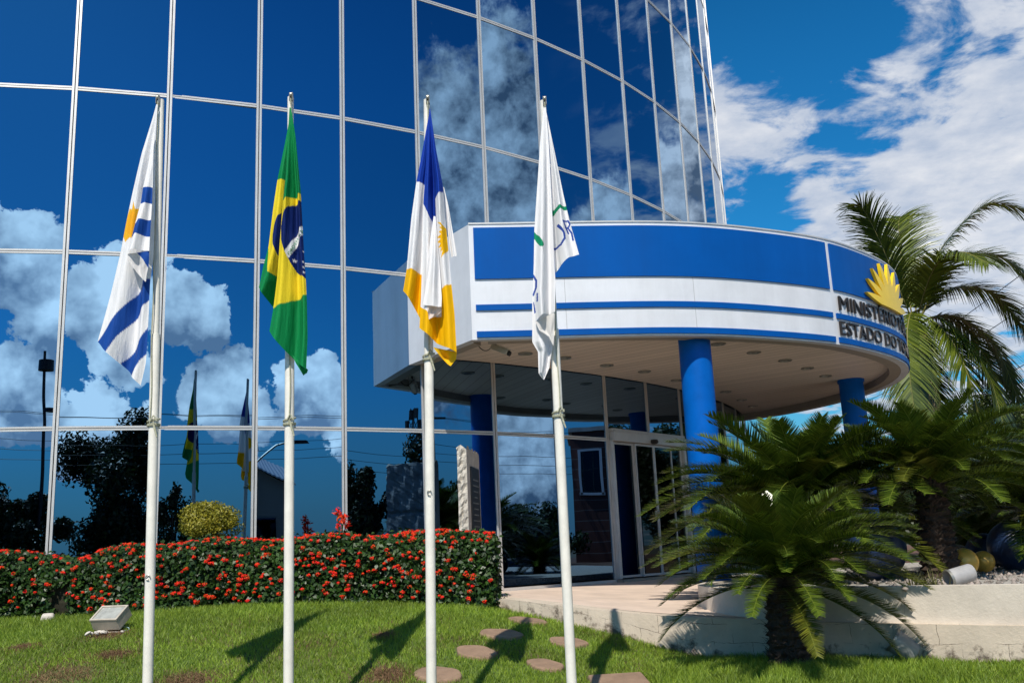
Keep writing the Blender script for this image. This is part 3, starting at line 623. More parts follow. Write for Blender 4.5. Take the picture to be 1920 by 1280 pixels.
    for lay, off in ((0, .075), (1, .03)):
        for i in range(na):
            th = math.pi * i / (na - 1); R_ = rad(th)
            for j in range(nr):
                r = R_ * j / (nr - 1); p = fpos(sc - r * math.cos(th) * 1.42, off); V.append((p.x, p.y, zc + r * math.sin(th) * .98))
    I = lambda l, i, j: l * na * nr + i * nr + j
    for i in range(na - 1):
        for j in range(nr - 1): Fc.append((I(0, i, j), I(0, i + 1, j), I(0, i + 1, j + 1), I(0, i, j + 1)))
        Fc.append((I(0, i, nr - 1), I(0, i + 1, nr - 1), I(1, i + 1, nr - 1), I(1, i, nr - 1)))
    for i in (0, na - 1):
        for j in range(nr - 1): Fc.append((I(0, i, j), I(0, i, j + 1), I(1, i, j + 1), I(1, i, j)))
    m_ = MB(); m_.add(V, Fc); m_.build('sun_emblem', M_yellow, C)
    # lettering wrapped on the curve
    for body, zz, cap, pxs, ref, pxe in (('MINISTÉRIO PÚBLICO', 3.125, .205, (1569, 560), 'MINISTÉRIO', (1677, 600)), ('ESTADO DO TOCANTINS', 2.765, .195, (1572, 607), 'ESTADO DO', (1677, 640))):
        V, Fc = text_mesh(body, 1, .5); V2, _ = text_mesh(ref, 1, .5); Hc, _ = text_mesh('H', 1, .5); hh = max(v.y for v in Hc)
        x0 = min(v.x for v in V); s0, s1 = s_at(*pxs, zz), s_at(*pxe, zz); sx = (s1 - s0) / (max(v.x for v in V2) - x0)
        sx = min(max(sx, .18), .60)
        out = []
        for v in V:
            p = fpos(s0 + (v.x - x0) * sx, .022 + v.z * .024); out.append((p.x, p.y, zz + v.y / hh * cap))
        m_ = MB(); m_.add(out, Fc); m_.build('lettering', M_black, C)
    # panel joints on the white bands
    m_ = MB(); 
    for px in (1059, 1300):
        s = s_at(px, 550, 3.2)
        for z0, z1 in ((3.075, 3.40), (2.727, 2.99)): sweep(m_, s, s + .006, z0, z1, -.01, .0015, 1)
    m_.build('panel_joint', mat('joint_grey', (.38, .38, .39), .6), C)
mat_lens = mat('lamp_lens', (.35, .33, .30), .15, .5)
canopy()
def column(p, r, label):
    zb = -.62; T = thing('blue_column', (p[0], p[1], zb), label, 'column', 'blue columns under the canopy')
    m_ = MB(); m_.lathe([(r, zb), (r, 0), (r, 1), (r, ZC)], (p[0], p[1], 0), 48); m_.build('shaft', M_bluepaint, T, smooth=True)
    m_ = MB(); m_.lathe([(r + .02, ZC - .05), (r + .02, ZC - .002)], (p[0], p[1], 0), 40); m_.lathe([(r, ZC - .05), (r + .02, ZC - .05)], (p[0], p[1], 0), 40); m_.build('collar', M_bluepaint, T, smooth=True)
column((2.44, 12.60), .212, 'bright blue round column beside the entrance door, half in sunlight')
column((6.06, 17.1), .212, 'dark blue round column in shade at the far end of the canopy')
def security_camera():
    p = onZ(930, 645, ZC) ; p = Vector((p.x, 12.35, 2.60)); p = onY(938, 655, 12.35)
    T = thing('security_camera', p, 'beige security camera with cable hanging under the left end of the canopy', 'camera')
    ax = Vector((.75, -.35, -.42)).normalized(); q = ax.to_track_quat('X', 'Z').to_matrix()
    m_ = MB(); m_.box(p, (.26, .085, .075), q); m_.build('housing', mat('beige_metal', (.50, .44, .36), .45, .1), T, bevel=.008)
    m_ = MB(); m_.box(p + q @ Vector((.02, 0, .047)), (.31, .105, .008), q); m_.build('sunshield', mat('cream_metal', (.60, .55, .47), .4), T)
    m_ = MB(); m_.tube([p + q @ Vector((.13, 0, -.005)), p + q @ Vector((.16, 0, -.005))], .034, 14); m_.build('lens', M_dark, T, smooth=True)
    m_ = MB(); m_.tube([p + q @ Vector((-.06, 0, -.03)), p + Vector((-.06, .03, .06)), Vector((p.x - .06, p.y + .03, ZC))], .014, 8); m_.build('bracket', M_dark, T)
    m_ = MB(); a = p + q @ Vector((-.13, 0, 0)); b = onY(889, 648, 12.3); b = Vector((b.x, 12.3, ZC)); m_.tube([a.lerp(b, t) + Vector((0, 0, -.42 * t * (1 - t))) for t in np.linspace(0, 1, 12)], .006, 6); m_.build('cable', M_dark, T)
security_camera()
# ------------------------------------------------------------------ flagpoles and flags
PY = 6.85
def pole(i, top, base, knot, hook, label, dx_rope):
    a = onY(*top, PY); b0 = onY(*base, PY); d = (b0 - a).normalized(); zb = lz(b0.x, PY) - .05
    b = a + d * ((zb - a.z) / d.z)
    T = thing('flagpole', b, label, 'flagpole', 'white flagpoles in a row on the lawn')
    mid = a.lerp(b, .385)
    m_ = MB(); m_.tube([a + d * -.01, mid], [.0235, .0250], 20); m_.build('upper_shaft', M_pole, T, smooth=True)
    m_ = MB(); m_.tube([mid - d * .03, mid, b], [.0320, .0335, .0355], 24); m_.build('lower_shaft', M_pole, T, smooth=True)
    m_ = MB(); m_.tube([b + Vector((0, 0, .05)), b + Vector((0, 0, .07))], .085, 20); m_.build('base_plate', M_steel, T, smooth=True)
    # pulley at the truck
    m_ = MB(); c = a + Vector((.012 * dx_rope, -.034, .005)); m_.box(c + Vector((-.011, 0, -.01)), (.006, .026, .07)); m_.box(c + Vector((.011, 0, -.01)), (.006, .026, .07)); m_.tube([c + Vector((-.008, -.002, .008)), c + Vector((.008, -.002, .008))], .019, 14); m_.tube([c + Vector((0, 0, -.03)), c + Vector((0, -.002, -.075))], .007, 6); m_.build('pulley', M_steel, T, bevel=.004)
    # halyard down the front, tied off in a coil
    k = onY(*knot, PY); tt = (k.z - a.z) / d.z
    m_ = MB(); m_.tube([a + d * t + Vector((.010 * dx_rope + .004 * math.sin(t * 9), -.043 - .004 * math.sin(t * 5), 0)) for t in np.linspace(.02, tt, 40)], .0045, 6)
    cc = a + d * tt; n = 60
    for j, ph in ((0, 0), (1, 1.9)): m_.tube([cc + Vector((math.cos(ph + 2 * math.pi * 3 * u) * .043, math.sin(ph + 2 * math.pi * 3 * u) * .043, -.03 + .06 * u + .012 * math.sin(7 * u + j))) for u in np.linspace(0, 1, n)], .005, 6)
    m_.tube([cc + Vector((.015 + .03 * math.sin(u * math.pi), -.05, -.10 * math.sin(u * math.pi) - .01 + .02 * u)) for u in np.linspace(0, 1, 14)], .005, 6)
    m_.tube([cc + Vector((-.01 + .05 * u, -.052, .035 - .02 * math.cos(u * 6))) for u in np.linspace(0, 1, 8)], .005, 6)
    m_.build('halyard', M_rope, T, smooth=True)
    if hook:
        h = onY(*hook, PY); h = a + d * ((h.z - a.z) / d.z); m_ = MB()
        m_.tube([h + Vector((.014 * math.cos(u), -.043, .016 * math.sin(u) - .014)) for u in np.linspace(0, 5.2, 16)], .004, 6); m_.build('cleat', M_steel, T, smooth=True)
    return T
pole(0, (302, 190), (277, 1280), (286, 795), (277, 1078), 'white flagpole leftmost of the row, carrying the blue striped flag', -1)
pole(1, (545, 185), (541, 1280), (541, 793), None, 'white flagpole carrying the green and yellow flag', 1)
pole(2, (800, 190), (809, 1280), (806, 672), (808, 920), 'white flagpole carrying the blue, white and yellow flag', 1)
pole(3, (1018, 192), (1072, 1280), (1047, 778), None, 'white flagpole rightmost of the row, carrying the white flag', 1)
WHITE, UBLUE, GOLD = (.87, .86, .87), (.012, .07, .33), (.90, .47, .025)
GREEN, YEL, NAVY = (.006, .24, .070), (.86, .66, .03), (.006, .020, .13)
TBLUE, TYEL = (.010, .050, .38), (.93, .50, .003)
MGREEN, MBLUE = (.01, .28, .13), (.035, .08, .36)
def cloth_mat():
    M = bpy.data.materials.new('flag_cloth'); M.use_nodes = True; N = M.node_tree.nodes; L = M.node_tree.links; B = N['Principled BSDF']; B.inputs['Roughness'].default_value = .6; B.inputs['Specular IOR Level'].default_value = .12
    at = N.new('ShaderNodeVertexColor'); at.layer_name = 'dye_and_shade'; L.new(at.outputs[0], B.inputs['Base Color'])  # cloth pattern, plus shade painted into the curled undersides
    tc = N.new('ShaderNodeTexCoord'); n = N.new('ShaderNodeTexNoise'); n.inputs['Scale'].default_value = 16; n.inputs['Detail'].default_value = 3; mp = N.new('ShaderNodeMapping'); mp.inputs['Scale'].default_value = (1.4, 1.4, .22)
    L.new(tc.outputs['Object'], mp.inputs[0]); L.new(mp.outputs[0], n.inputs['Vector'])
    bp = N.new('ShaderNodeBump'); bp.inputs['Strength'].default_value = .6; bp.inputs['Distance'].default_value = .02; L.new(n.outputs['Fac'], bp.inputs['Height']); L.new(bp.outputs[0], B.inputs['Normal'])
    T = N.new('ShaderNodeBsdfTranslucent'); L.new(at.outputs[0], T.inputs[0]); X = N.new('ShaderNodeMixShader'); X.inputs[0].default_value = .18
    L.new(B.outputs[0], X.inputs[1]); L.new(T.outputs[0], X.inputs[2]); L.new(X.outputs[0], N['Material Output'].inputs[0]); return M
M_cloth = cloth_mat()
def flag(x0, layers, label):
    """hanging cloth: each layer is a ruled sheet between two drooping edges (sheet plane: zoomed-photo units), pushed in and out in depth by its folds"""
    k = 240 / 539.0; VV = []; FF = []; CC = []; base = 0
    for ly in layers:
        def pl(P, n):
            P = np.array(P, float); d = np.r_[0, np.cumsum(np.hypot(*np.diff(P, axis=0).T))]; s = np.linspace(0, d[-1], n)
            sm = np.c_[np.interp(s, d, P[:, 0]), np.interp(s, d, P[:, 1])]
            for _ in range(ly.get('sm', 14)): sm[1:-1] = sm[1:-1] * .5 + (sm[:-2] + sm[2:]) * .25
            return sm
        n = ly.get('n', 300); w = ly.get('w', 90); A, B = pl(ly['L'], n), pl(ly['R'], n)
        t = np.linspace(0, 1, n)[:, None]; s = np.linspace(0, 1, w)[None, :]
        X = A[:, :1] * (1 - s) + B[:, :1] * s; Y = A[:, 1:] * (1 - s) + B[:, 1:] * s
        for bx, by in ly.get('sag', []): Y = Y + 4 * s * (1 - s) * by * (t ** 6)
        wid = np.hypot(B[:, 0] - A[:, 0], 0)[:, None]
        D = np.full(X.shape, ly.get('d', 0.)) + ly.get('dt', 0.) * t
        for c, sg, amp in ly.get('folds', []): D = D + amp * np.exp(-((s - c) / sg) ** 2) * np.minimum(1, wid / 70) * np.clip(t * 3, 0, 1)
        D = D + .012 * np.sin(s * 9 + t * 5 + ly.get('ph', 0)) * np.minimum(1, wid / 60) * np.clip(t * 2, 0, 1)
        px = X * k + x0; py = Y * k + 170
        col = np.empty(X.shape + (3,)); col[:] = ly['base']
        for poly, c in ly.get('paint', []): col[inside(X, Y, poly)] = c
        for line, wd, c in ly.get('stroke', []):
            for (x1, y1), (x2, y2) in zip(line[:-1], line[1:]):
                dx, dy = x2 - x1, y2 - y1; l2 = dx * dx + dy * dy; u = np.clip(((X - x1) * dx + (Y - y1) * dy) / l2, 0, 1); col[np.hypot(X - x1 - u * dx, Y - y1 - u * dy) < wd / 2] = c
        u = px - 960; vv = py - 640; cr, sr = math.cos(ROLL), math.sin(ROLL); a = (cr * u + sr * vv) / F_PX; b = -(-sr * u + cr * vv) / F_PX; cp, sp = math.cos(PITCH), math.sin(PITCH)
        q = PY - .06; sc = q / (cp - b * sp); P = np.stack([a * sc, np.full(X.shape, q) - D, (sp + b * cp) * sc], -1)
        VV.append(P.reshape(-1, 3)); CC.append(col.reshape(-1, 3)); ix = np.arange(n * w).reshape(n, w) + base; base += n * w
        FF.append(np.stack([ix[:-1, :-1], ix[:-1, 1:], ix[1:, 1:], ix[1:, :-1]], -1).reshape(-1, 4))
    V = np.concatenate(VV); Fq = np.concatenate(FF); o = np_obj('flag', V, Fq, M_cloth, smooth=True)
    at = o.data.color_attributes.new('dye_and_shade', 'FLOAT_COLOR', 'POINT'); at.data.foreach_set('color', np.c_[np.concatenate(CC), np.ones(len(V))].astype(np.float32).ravel())
    return tag(o, label, 'flag', 'flags hanging from the four poles')
def star(cx_, cy_, r, n=5, ri=.42, ph=-1.57, sy=1.): return [(cx_ + (r if i % 2 == 0 else r * ri) * math.cos(ph + math.pi * i / n), cy_ + sy * (r if i % 2 == 0 else r * ri) * math.sin(ph + math.pi * i / n)) for i in range(2 * n)]
flag(160, [
 dict(L=[(299, 58), (285, 110), (240, 260), (200, 440), (170, 580), (150, 680), (105, 860), (50, 1055)], R=[(305, 58), (297, 200), (294, 420), (286, 700), (273, 800), (269, 900), (264, 1050), (258, 1150), (237, 1242)], base=WHITE, d=.0, folds=[(.25, .16, .05), (.62, .13, -.05), (.85, .1, .04)],
      paint=[([(210, 470), (218, 505), (240, 500), (232, 530), (245, 545), (236, 565), (240, 590), (226, 605), (214, 632), (196, 625), (170, 640), (160, 610), (140, 560), (180, 530), (190, 500), (202, 505)], GOLD),
             ([(180, 560), (192, 520), (215, 515), (230, 550), (226, 600), (200, 615), (178, 600)], (.93, .42, .02)),
             ([(245, 795), (300, 790), (300, 860), (270, 883), (215, 945), (140, 1040), (100, 1105), (20, 1090), (52, 1055), (150, 935), (215, 850)], UBLUE), ([(275, 985), (262, 1003), (225, 1065), (145, 1145), (160, 1200), (195, 1203), (235, 1140), (262, 1108), (290, 1090)], UBLUE)]),
 dict(L=[(292, 190), (275, 330), (258, 425), (250, 490), (228, 575), (215, 630), (197, 703)], R=[(296, 190), (295, 330), (294, 425), (293, 490), (292, 575), (291, 630), (290, 692)], base=WHITE, d=.035, dt=.05, folds=[(.3, .3, .05)], sag=[(0, -9)],
      paint=[([(240, 430), (262, 422), (300, 418), (300, 487), (250, 491), (235, 495)], UBLUE), ([(215, 590), (240, 562), (300, 556), (300, 632), (240, 623), (205, 636)], UBLUE)]),
 dict(L=[(197, 702), (205, 735), (240, 785), (270, 817)], R=[(288, 690), (286, 720), (281, 760), (274, 817)], base=(.66, .64, .63), d=.085, n=80, sm=4, folds=[(.4, .3, -.02)], paint=[([(226, 686), (300, 684), (284, 765), (262, 725)], UBLUE)]),  # curl underside: white cloth painted grey for its shade
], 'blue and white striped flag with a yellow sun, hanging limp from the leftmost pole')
bra = flag(440, [
 dict(L=[(232, 90), (222, 150), (205, 240), (180, 370), (160, 500), (140, 650), (118, 730), (98, 825)], R=[(240, 90), (242, 200), (240, 380), (235, 500), (228, 650), (220, 750), (205, 850), (165, 922)], base=GREEN, d=-.02, folds=[(.3, .2, .06), (.75, .15, -.05)],
      paint=[([(150, 372), (178, 374), (222, 378), (260, 382), (260, 730), (192, 785), (145, 768), (140, 700), (138, 640), (100, 600)], YEL), ([(208, 508), (185, 530), (168, 570), (161, 610), (165, 650), (180, 690), (197, 715), (240, 715), (240, 505)], NAVY)]),
 dict(L=[(236, 82), (230, 200), (222, 380), (212, 490), (203, 600), (195, 700), (187, 800), (172, 920), (155, 1020)], R=[(242, 82), (262, 200), (285, 430), (292, 560), (300, 700), (308, 800), (314, 900), (318, 1050), (313, 1182)], base=GREEN, d=.04, dt=.02, folds=[(.18, .14, .06), (.62, .14, -.055), (.9, .1, .05)], sag=[(0, 14)],
      paint=[([(190, 500), (212, 478), (240, 462), (288, 447), (330, 438), (330, 866), (310, 871), (262, 884), (225, 905), (184, 921), (160, 925)], YEL),
             ([(330, 470), (290, 478), (265, 482), (235, 500), (212, 540), (204, 590), (206, 640), (222, 690), (240, 730), (265, 770), (308, 803), (340, 812)], NAVY),
             ([(222, 690), (234, 716), (245, 700), (264, 660), (284, 630), (310, 606), (310, 574), (294, 582), (270, 605), (243, 645)], WHITE),
             (star(256, 721, 10), WHITE), (star(299, 690, 5), WHITE), (star(298, 734, 5), WHITE), (star(300, 756, 5), WHITE), (star(301, 778, 6), WHITE)]),
 dict(L=[(246, 1115), (262, 1150), (292, 1200)], R=[(313, 1178), (308, 1190), (294, 1202)], base=GREEN, d=.03, n=40, sm=2, folds=[(.5, .3, .02)]),
], 'green flag with yellow diamond and blue starred disc, hanging limp from its pole')
def motto():
    V, Fc = text_mesh('ORDEM E P', 1, .02); w = max(v.x for v in V); k = 240 / 539.; q = PY - .06
    path = [(236, 702), (252, 668), (272, 634), (299, 600)]; out = []
    P = np.array(path, float); d = np.r_[0, np.cumsum(np.hypot(*np.diff(P, axis=0).T))]
    sh = np.empty(len(bra.data.vertices) * 3, np.float32); bra.data.vertices.foreach_get('co', sh); sh = sh.reshape(-1, 3)
    for v in V:
        s = v.x / w * d[-1] * .97; x = np.interp(s, d, P[:, 0]); y = np.interp(s, d, P[:, 1]); x2 = np.interp(s + 2, d, P[:, 0]); y2 = np.interp(s + 2, d, P[:, 1]); x1 = np.interp(s - 2, d, P[:, 0]); y1 = np.interp(s - 2, d, P[:, 1]); l = math.hypot(x2 - x1, y2 - y1)
        nx, ny = (y2 - y1) / l, -(x2 - x1) / l; x -= 0; h = (v.y - .35) * 17
        p = onY((x + nx * h) * k + 440, (y + ny * h) * k + 170, q)
        i = np.argmin((sh[:, 0] - p.x) ** 2 + (sh[:, 2] - p.z) ** 2 - .0 * sh[:, 1] + np.where(sh[:, 1] > q - .035, 1, 0)); out.append((p.x, float(sh[i, 1]) - .006 - v.z * .05, p.z))
    m_ = MB(); m_.add(out, Fc); o = m_.build('motto', mat('green_thread', (.02, .22, .08), .6), bra)
motto()
flag(700, [
 dict(L=[(290, 400), (305, 550), (320, 650), (328, 697)], R=[(296, 400), (315, 480), (335, 600), (351, 690)], base=WHITE, d=-.03, n=120, folds=[(.5, .3, .02)]),
 dict(L=[(236, 90), (225, 150), (200, 290), (182, 385), (160, 540), (140, 750), (125, 842)], R=[(240, 90), (230, 300), (220, 390), (217, 490), (212, 750), (207, 850), (201, 968)], base=TYEL, d=.0, folds=[(.3, .2, .05), (.8, .15, -.05)], sag=[(0, -8)],
      paint=[([(100, 0), (300, 0), (300, 396), (215, 393), (180, 385), (120, 380)], TBLUE), ([(120, 380), (180, 385), (215, 393), (300, 396), (300, 790), (205, 768), (140, 750), (90, 742)], WHITE)]),
 dict(L=[(238, 84), (225, 300), (214, 480), (208, 750), (203, 900), (197, 1005)], R=[(241, 84), (265, 250), (293, 400), (305, 550), (320, 700), (332, 830), (345, 950), (354, 1110)], base=WHITE, d=.03, dt=.03, folds=[(.2, .13, .05), (.45, .1, -.06), (.8, .14, .06)], sag=[(0, 12)],
      paint=[([(180, 60), (330, 60), (310, 400), (293, 440), (262, 462), (268, 580), (255, 560), (240, 545), (214, 488), (190, 480)], TBLUE), ([(180, 915), (203, 918), (235, 945), (290, 960), (288, 845), (312, 832), (380, 806), (380, 1200), (180, 1200)], TYEL),
             ([(272, 567), (295, 580), (313, 592), (324, 610), (330, 640), (326, 668), (312, 692), (287, 722), (296, 690), (284, 694), (292, 676), (276, 672), (288, 658), (272, 648), (288, 640), (270, 628), (290, 622), (278, 608), (294, 606), (282, 592), (292, 590)], TYEL)]),
 dict(L=[(258, 545), (245, 640), (235, 750), (225, 850), (216, 915)], R=[(266, 545), (275, 650), (285, 770), (294, 890), (293, 928)], base=WHITE, d=.085, dt=.03, n=180, folds=[(.6, .25, .05)], sag=[(0, 6)]),
 dict(L=[(234, 918), (236, 950), (240, 978)], R=[(293, 926), (292, 945), (284, 956)], base=(.72, .62, .56), d=.118, n=40, sm=3, folds=[(.5, .3, -.02)]),  # rolled underside of the white band, shade painted as a duller tone
 dict(L=[(254, 1085), (285, 1125), (316, 1157)], R=[(354, 1106), (350, 1135), (328, 1164)], base=(.85, .49, .012), d=.045, n=60, sm=3, folds=[(.4, .3, -.05)]),  # folded tip: yellow cloth with brownish shading put into the colour
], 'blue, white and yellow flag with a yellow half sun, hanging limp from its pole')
flag(940, [
 dict(L=[(186, 84), (205, 260), (215, 500), (220, 650), (228, 762)], R=[(188, 84), (225, 260), (260, 430), (290, 560), (327, 692)], base=WHITE, d=.0, folds=[(.55, .2, .05), (.1, .12, -.04)], sag=[(0, -14)],
      stroke=[([(205, 524), (222, 507), (246, 496), (280, 494)], 17, MGREEN), ([(238, 570), (262, 605), (266, 630), (250, 652), (218, 662)], 9, MBLUE), ([(260, 555), (282, 602)], 8, MBLUE), ([(260, 555), (280, 548), (289, 562), (281, 578), (270, 582)], 7, MBLUE), ([(280, 578), (296, 600), (302, 630)], 7, MBLUE)]),
 dict(L=[(130, 870), (130, 1060), (154, 1100), (157, 1190), (176, 1217)], R=[(222, 880), (216, 1080), (206, 1135), (203, 1165), (180, 1217)], base=WHITE, d=.01, n=200, sm=4, folds=[(.35, .2, .05), (.8, .15, -.04)]),
 dict(L=[(178, 84), (165, 200), (152, 400), (138, 600), (136, 750), (131, 880), (142, 985)], R=[(187, 84), (200, 250), (212, 500), (220, 700), (226, 820), (224, 945)], base=WHITE, d=.05, dt=.04, folds=[(.35, .22, .05), (.75, .14, -.04)], sag=[(0, -10)],
      stroke=[([(132, 618), (150, 638), (168, 668)], 20, MGREEN), ([(134, 790), (146, 815), (145, 845), (134, 872)], 8, MBLUE), ([(133, 905), (140, 945)], 9, MBLUE), ([(150, 872), (150, 902)], 6, MBLUE)]),
 dict(L=[(142, 984), (158, 1020), (198, 1045), (216, 1082)], R=[(223, 944), (222, 1000), (220, 1050), (218, 1084)], base=(.70, .67, .64), d=.088, n=70, sm=3, folds=[(.4, .3, -.02)]),  # underside of the roll, white cloth greyed to paint in shade
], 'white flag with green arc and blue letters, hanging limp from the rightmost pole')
# ------------------------------------------------------------------ hedge, garden bed
def hedge(x0, x1, top, depth, y0, nleaf, nfl, label, dip=None):
    yc = y0 + depth / 2; T = thing('flowering_hedge', ((x0 + x1) / 2, yc, -.55), label, 'hedge', 'red flowering hedges below the glass')
    def surf(u, v):     # u along, v: 0 front bottom .. .45 front top .. 1 back top
        x = x0 + (x1 - x0) * u; hz_ = np.array([np.interp(q, [x0, x1], [0, 1]) for q in x]); tz = np.interp(x, *top)
        bot = lawn_z(x, np.full_like(x, y0 + .1)) - .02; f = np.clip(v / .5, 0, 1); b = np.clip((v - .5) / .5, 0, 1)
        y = y0 + .10 * (1 - f) ** 2 * 0 + b * depth + .05 * np.sin(x * 3.1 + f * 4) + .03 * np.sin(x * 7.7); rr = .12
        z = bot + (tz - bot) * f; y = y + rr * np.clip((f - .82) / .18, 0, 1) ** 2; z = z - .05 * np.clip(b - .6, 0, 1) + .025 * np.sin(x * 5.3 + b * 3) * (f > .9)
        n = np.stack([0 * x, -(1 - b * .85) * np.ones_like(x), .25 + b * 1.2 + .8 * np.clip((f - .8) / .2, 0, 1)], 1); return np.stack([x, y, z], 1), unit(n)
    # twiggy core just inside
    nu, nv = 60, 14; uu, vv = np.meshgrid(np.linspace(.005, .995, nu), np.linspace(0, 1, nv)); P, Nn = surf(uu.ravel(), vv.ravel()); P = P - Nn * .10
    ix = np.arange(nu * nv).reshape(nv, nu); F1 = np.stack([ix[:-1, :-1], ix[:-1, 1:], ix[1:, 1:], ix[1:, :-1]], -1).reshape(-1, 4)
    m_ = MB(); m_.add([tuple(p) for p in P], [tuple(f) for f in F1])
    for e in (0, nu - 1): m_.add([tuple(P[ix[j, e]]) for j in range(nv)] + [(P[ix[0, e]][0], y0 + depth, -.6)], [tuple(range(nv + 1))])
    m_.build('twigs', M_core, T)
    u = rng.random(nleaf); v = rng.random(nleaf) ** .9; P, Nn = surf(u, v); q = rng.random((nleaf, 1))
    # right and left ends get leaves as well
    ne = nleaf // 14; ends = []
    for e, sg in ((0, -1), (1, 1)):
        ve = rng.random(ne); Pe, _ = surf(np.full(ne, float(e)), ve * .5); Pe[:, 1] += rng.random(ne) * depth; Pe[:, 0] += -sg * .02 + rng.normal(0, .03, ne); ends.append((Pe, np.tile([[sg, -.3, .3]], (ne, 1))))
    P = np.concatenate([P] + [e[0] for e in ends]); Nn = unit(np.concatenate([Nn] + [e[1] for e in ends])); n = len(P)
    P = P + Nn * (rng.random((n, 1)) * .13 - .09 + np.where(rng.random((n, 1)) < .06, rng.random((n, 1)) * .07, 0)); Nl = unit(Nn + rng.normal(0, .55, (n, 3)) + np.array([0, 0, .25]))
    if dip:
        k = np.hypot((P[:, 0] - dip[0]) / dip[2], (P[:, 2] - dip[1]) / dip[3]) > rng.uniform(.6, 1.1, n); P, Nl = P[k], Nl[k]
    V, Fq = leaf_quads(P, Nl, .058, .62); V -= np.array(T.location); np_obj('foliage', V, Fq, M_leaf, T)
    u = rng.random(nfl); v = np.where(rng.random(nfl) < .48, rng.uniform(.45, .72, nfl), rng.uniform(.04, .5, nfl)); cl = rng.random(nfl) < .5; u = np.where(cl, np.clip(np.round(u * 15) / 15 + rng.normal(0, .025, nfl), .01, .99), u)
    P, Nn = surf(u, v); P = P + Nn * .045
    if dip: k = np.hypot((P[:, 0] - dip[0]) / dip[2], (P[:, 2] - dip[1]) / dip[3]) > 1.0; P, Nn = P[k], Nn[k]
    pp = 26; Q = np.repeat(P, pp, 0); Nq = np.repeat(Nn, pp, 0); dd = unit(rng.normal(size=Q.shape)); dd = unit(dd + Nq * .9); rad = np.repeat(rng.uniform(.014, .034, len(P)) , pp)[:, None]
    V, Fq = leaf_quads(Q + dd * rad * np.array([1, 1, .7]), unit(dd + rng.normal(0, .4, dd.shape)), .018, .7); V -= np.array(T.location); np_obj('blossoms', V, Fq, M_red, T)
hedge(-4.93, -.30, ([-4.93, -4.75, -4.4, -4.0, -3, -2, -.5, -.3], [.10, .16, .20, .22, .22, .21, .20, .18]), .75, 10.78, 26000, 540, 'long clipped hedge with red blossoms below the mirror glass, ending at the paving')
hedge(-8.2, -4.86, ([-8.2, -6, -5.4, -5.0, -4.86], [.25, .20, .16, .08, .05]), .75, 10.85, 15000, 190, 'shorter clipped hedge with red blossoms and a bare brown gap, at the left edge', dip=(-4.95, -.30, .30, .22))
def blob_plant(name, label, cat, c, r, n, M, size, stem_h, lumps=9, group=None, aspect=.5, twig=None):
    T = thing(name, (c[0], c[1], c[2] - stem_h), label, cat, group)
    cs = unit(rng.normal(size=(lumps, 3))) * rng.uniform(.25, .75, (lumps, 1)); rr = rng.uniform(.35, .6, lumps)
    i = rng.integers(0, lumps, n); d = unit(rng.normal(size=(n, 3))); P = (cs[i] + d * rr[i][:, None] * rng.uniform(.75, 1.05, (n, 1))); Nn = unit(d + rng.normal(0, .5, (n, 3)))
    P = P * np.array(r) + np.array(c); V, Fq = leaf_quads(P, Nn, size, aspect); V -= np.array(T.location); np_obj('foliage', V, Fq, M, T)
    m_ = MB(); b = Vector(T.location)
    for j in range(5): e = Vector(c) + Vector([*(cs[j] * np.array(r) * .7)]); m_.tube([b, b.lerp(e, .5) + Vector((.03 * math.sin(j * 2), .03 * math.cos(j), 0)), e], [.022, .016, .006], 6)
    m_.build('stems', M_trunk, T); return T
c = onY(395, 975, 11.95); blob_plant('clipped_shrub', 'rounded yellow green shrub with dry top standing behind the hedge', 'shrub', c, (.47, .36, .245), 9500, M_yleaf, .034, .75, 22)
c = onY(655, 1003, 11.85); blob_plant('low_shrub', 'small light green plant just above the hedge, left of the stone slab', 'shrub', c, (.14, .16, .06), 500, M_leaf, .05, .55, 5)
def flower_plant():
    b = onY(640, 1012, 11.8); T = thing('red_flower_plant', (b.x, b.y, -.5), 'tall stalk plant with red flower heads rising above the hedge', 'plant'); m_ = MB(); fl_ = []
    for px, py in [(632, 960), (645, 972), (634, 985), (640, 966), (650, 984)]:
        e = onY(px, py, 11.8 + random.uniform(-.1, .1)); m_.tube([Vector(T.location), Vector((b.x + random.uniform(-.02, .02), b.y, b.z)), e], [.010, .008, .006], 6)
        k = 40; P = np.array(e) + rng.normal(0, .018, (k, 3)) * np.array([1, 1, 1.4]); fl_.append(leaf_quads(P, unit(rng.normal(size=(k, 3))), .05, .35))
    for j in range(9):
        a = random.uniform(0, 6.28); e = Vector((b.x + .1 * math.cos(a), b.y + .1 * math.sin(a), b.z - .02 + random.uniform(-.02, .1))); m_.tube([Vector((b.x, b.y, b.z - .1)), e], [.012, .003], 5)
    m_.build('stems', M_leaf, T); V = np.concatenate([f[0] for f in fl_]) - np.array(T.location); Fq = np.arange(len(V)).reshape(-1, 4); np_obj('blossoms', V, Fq, M_red, T)
flower_plant()
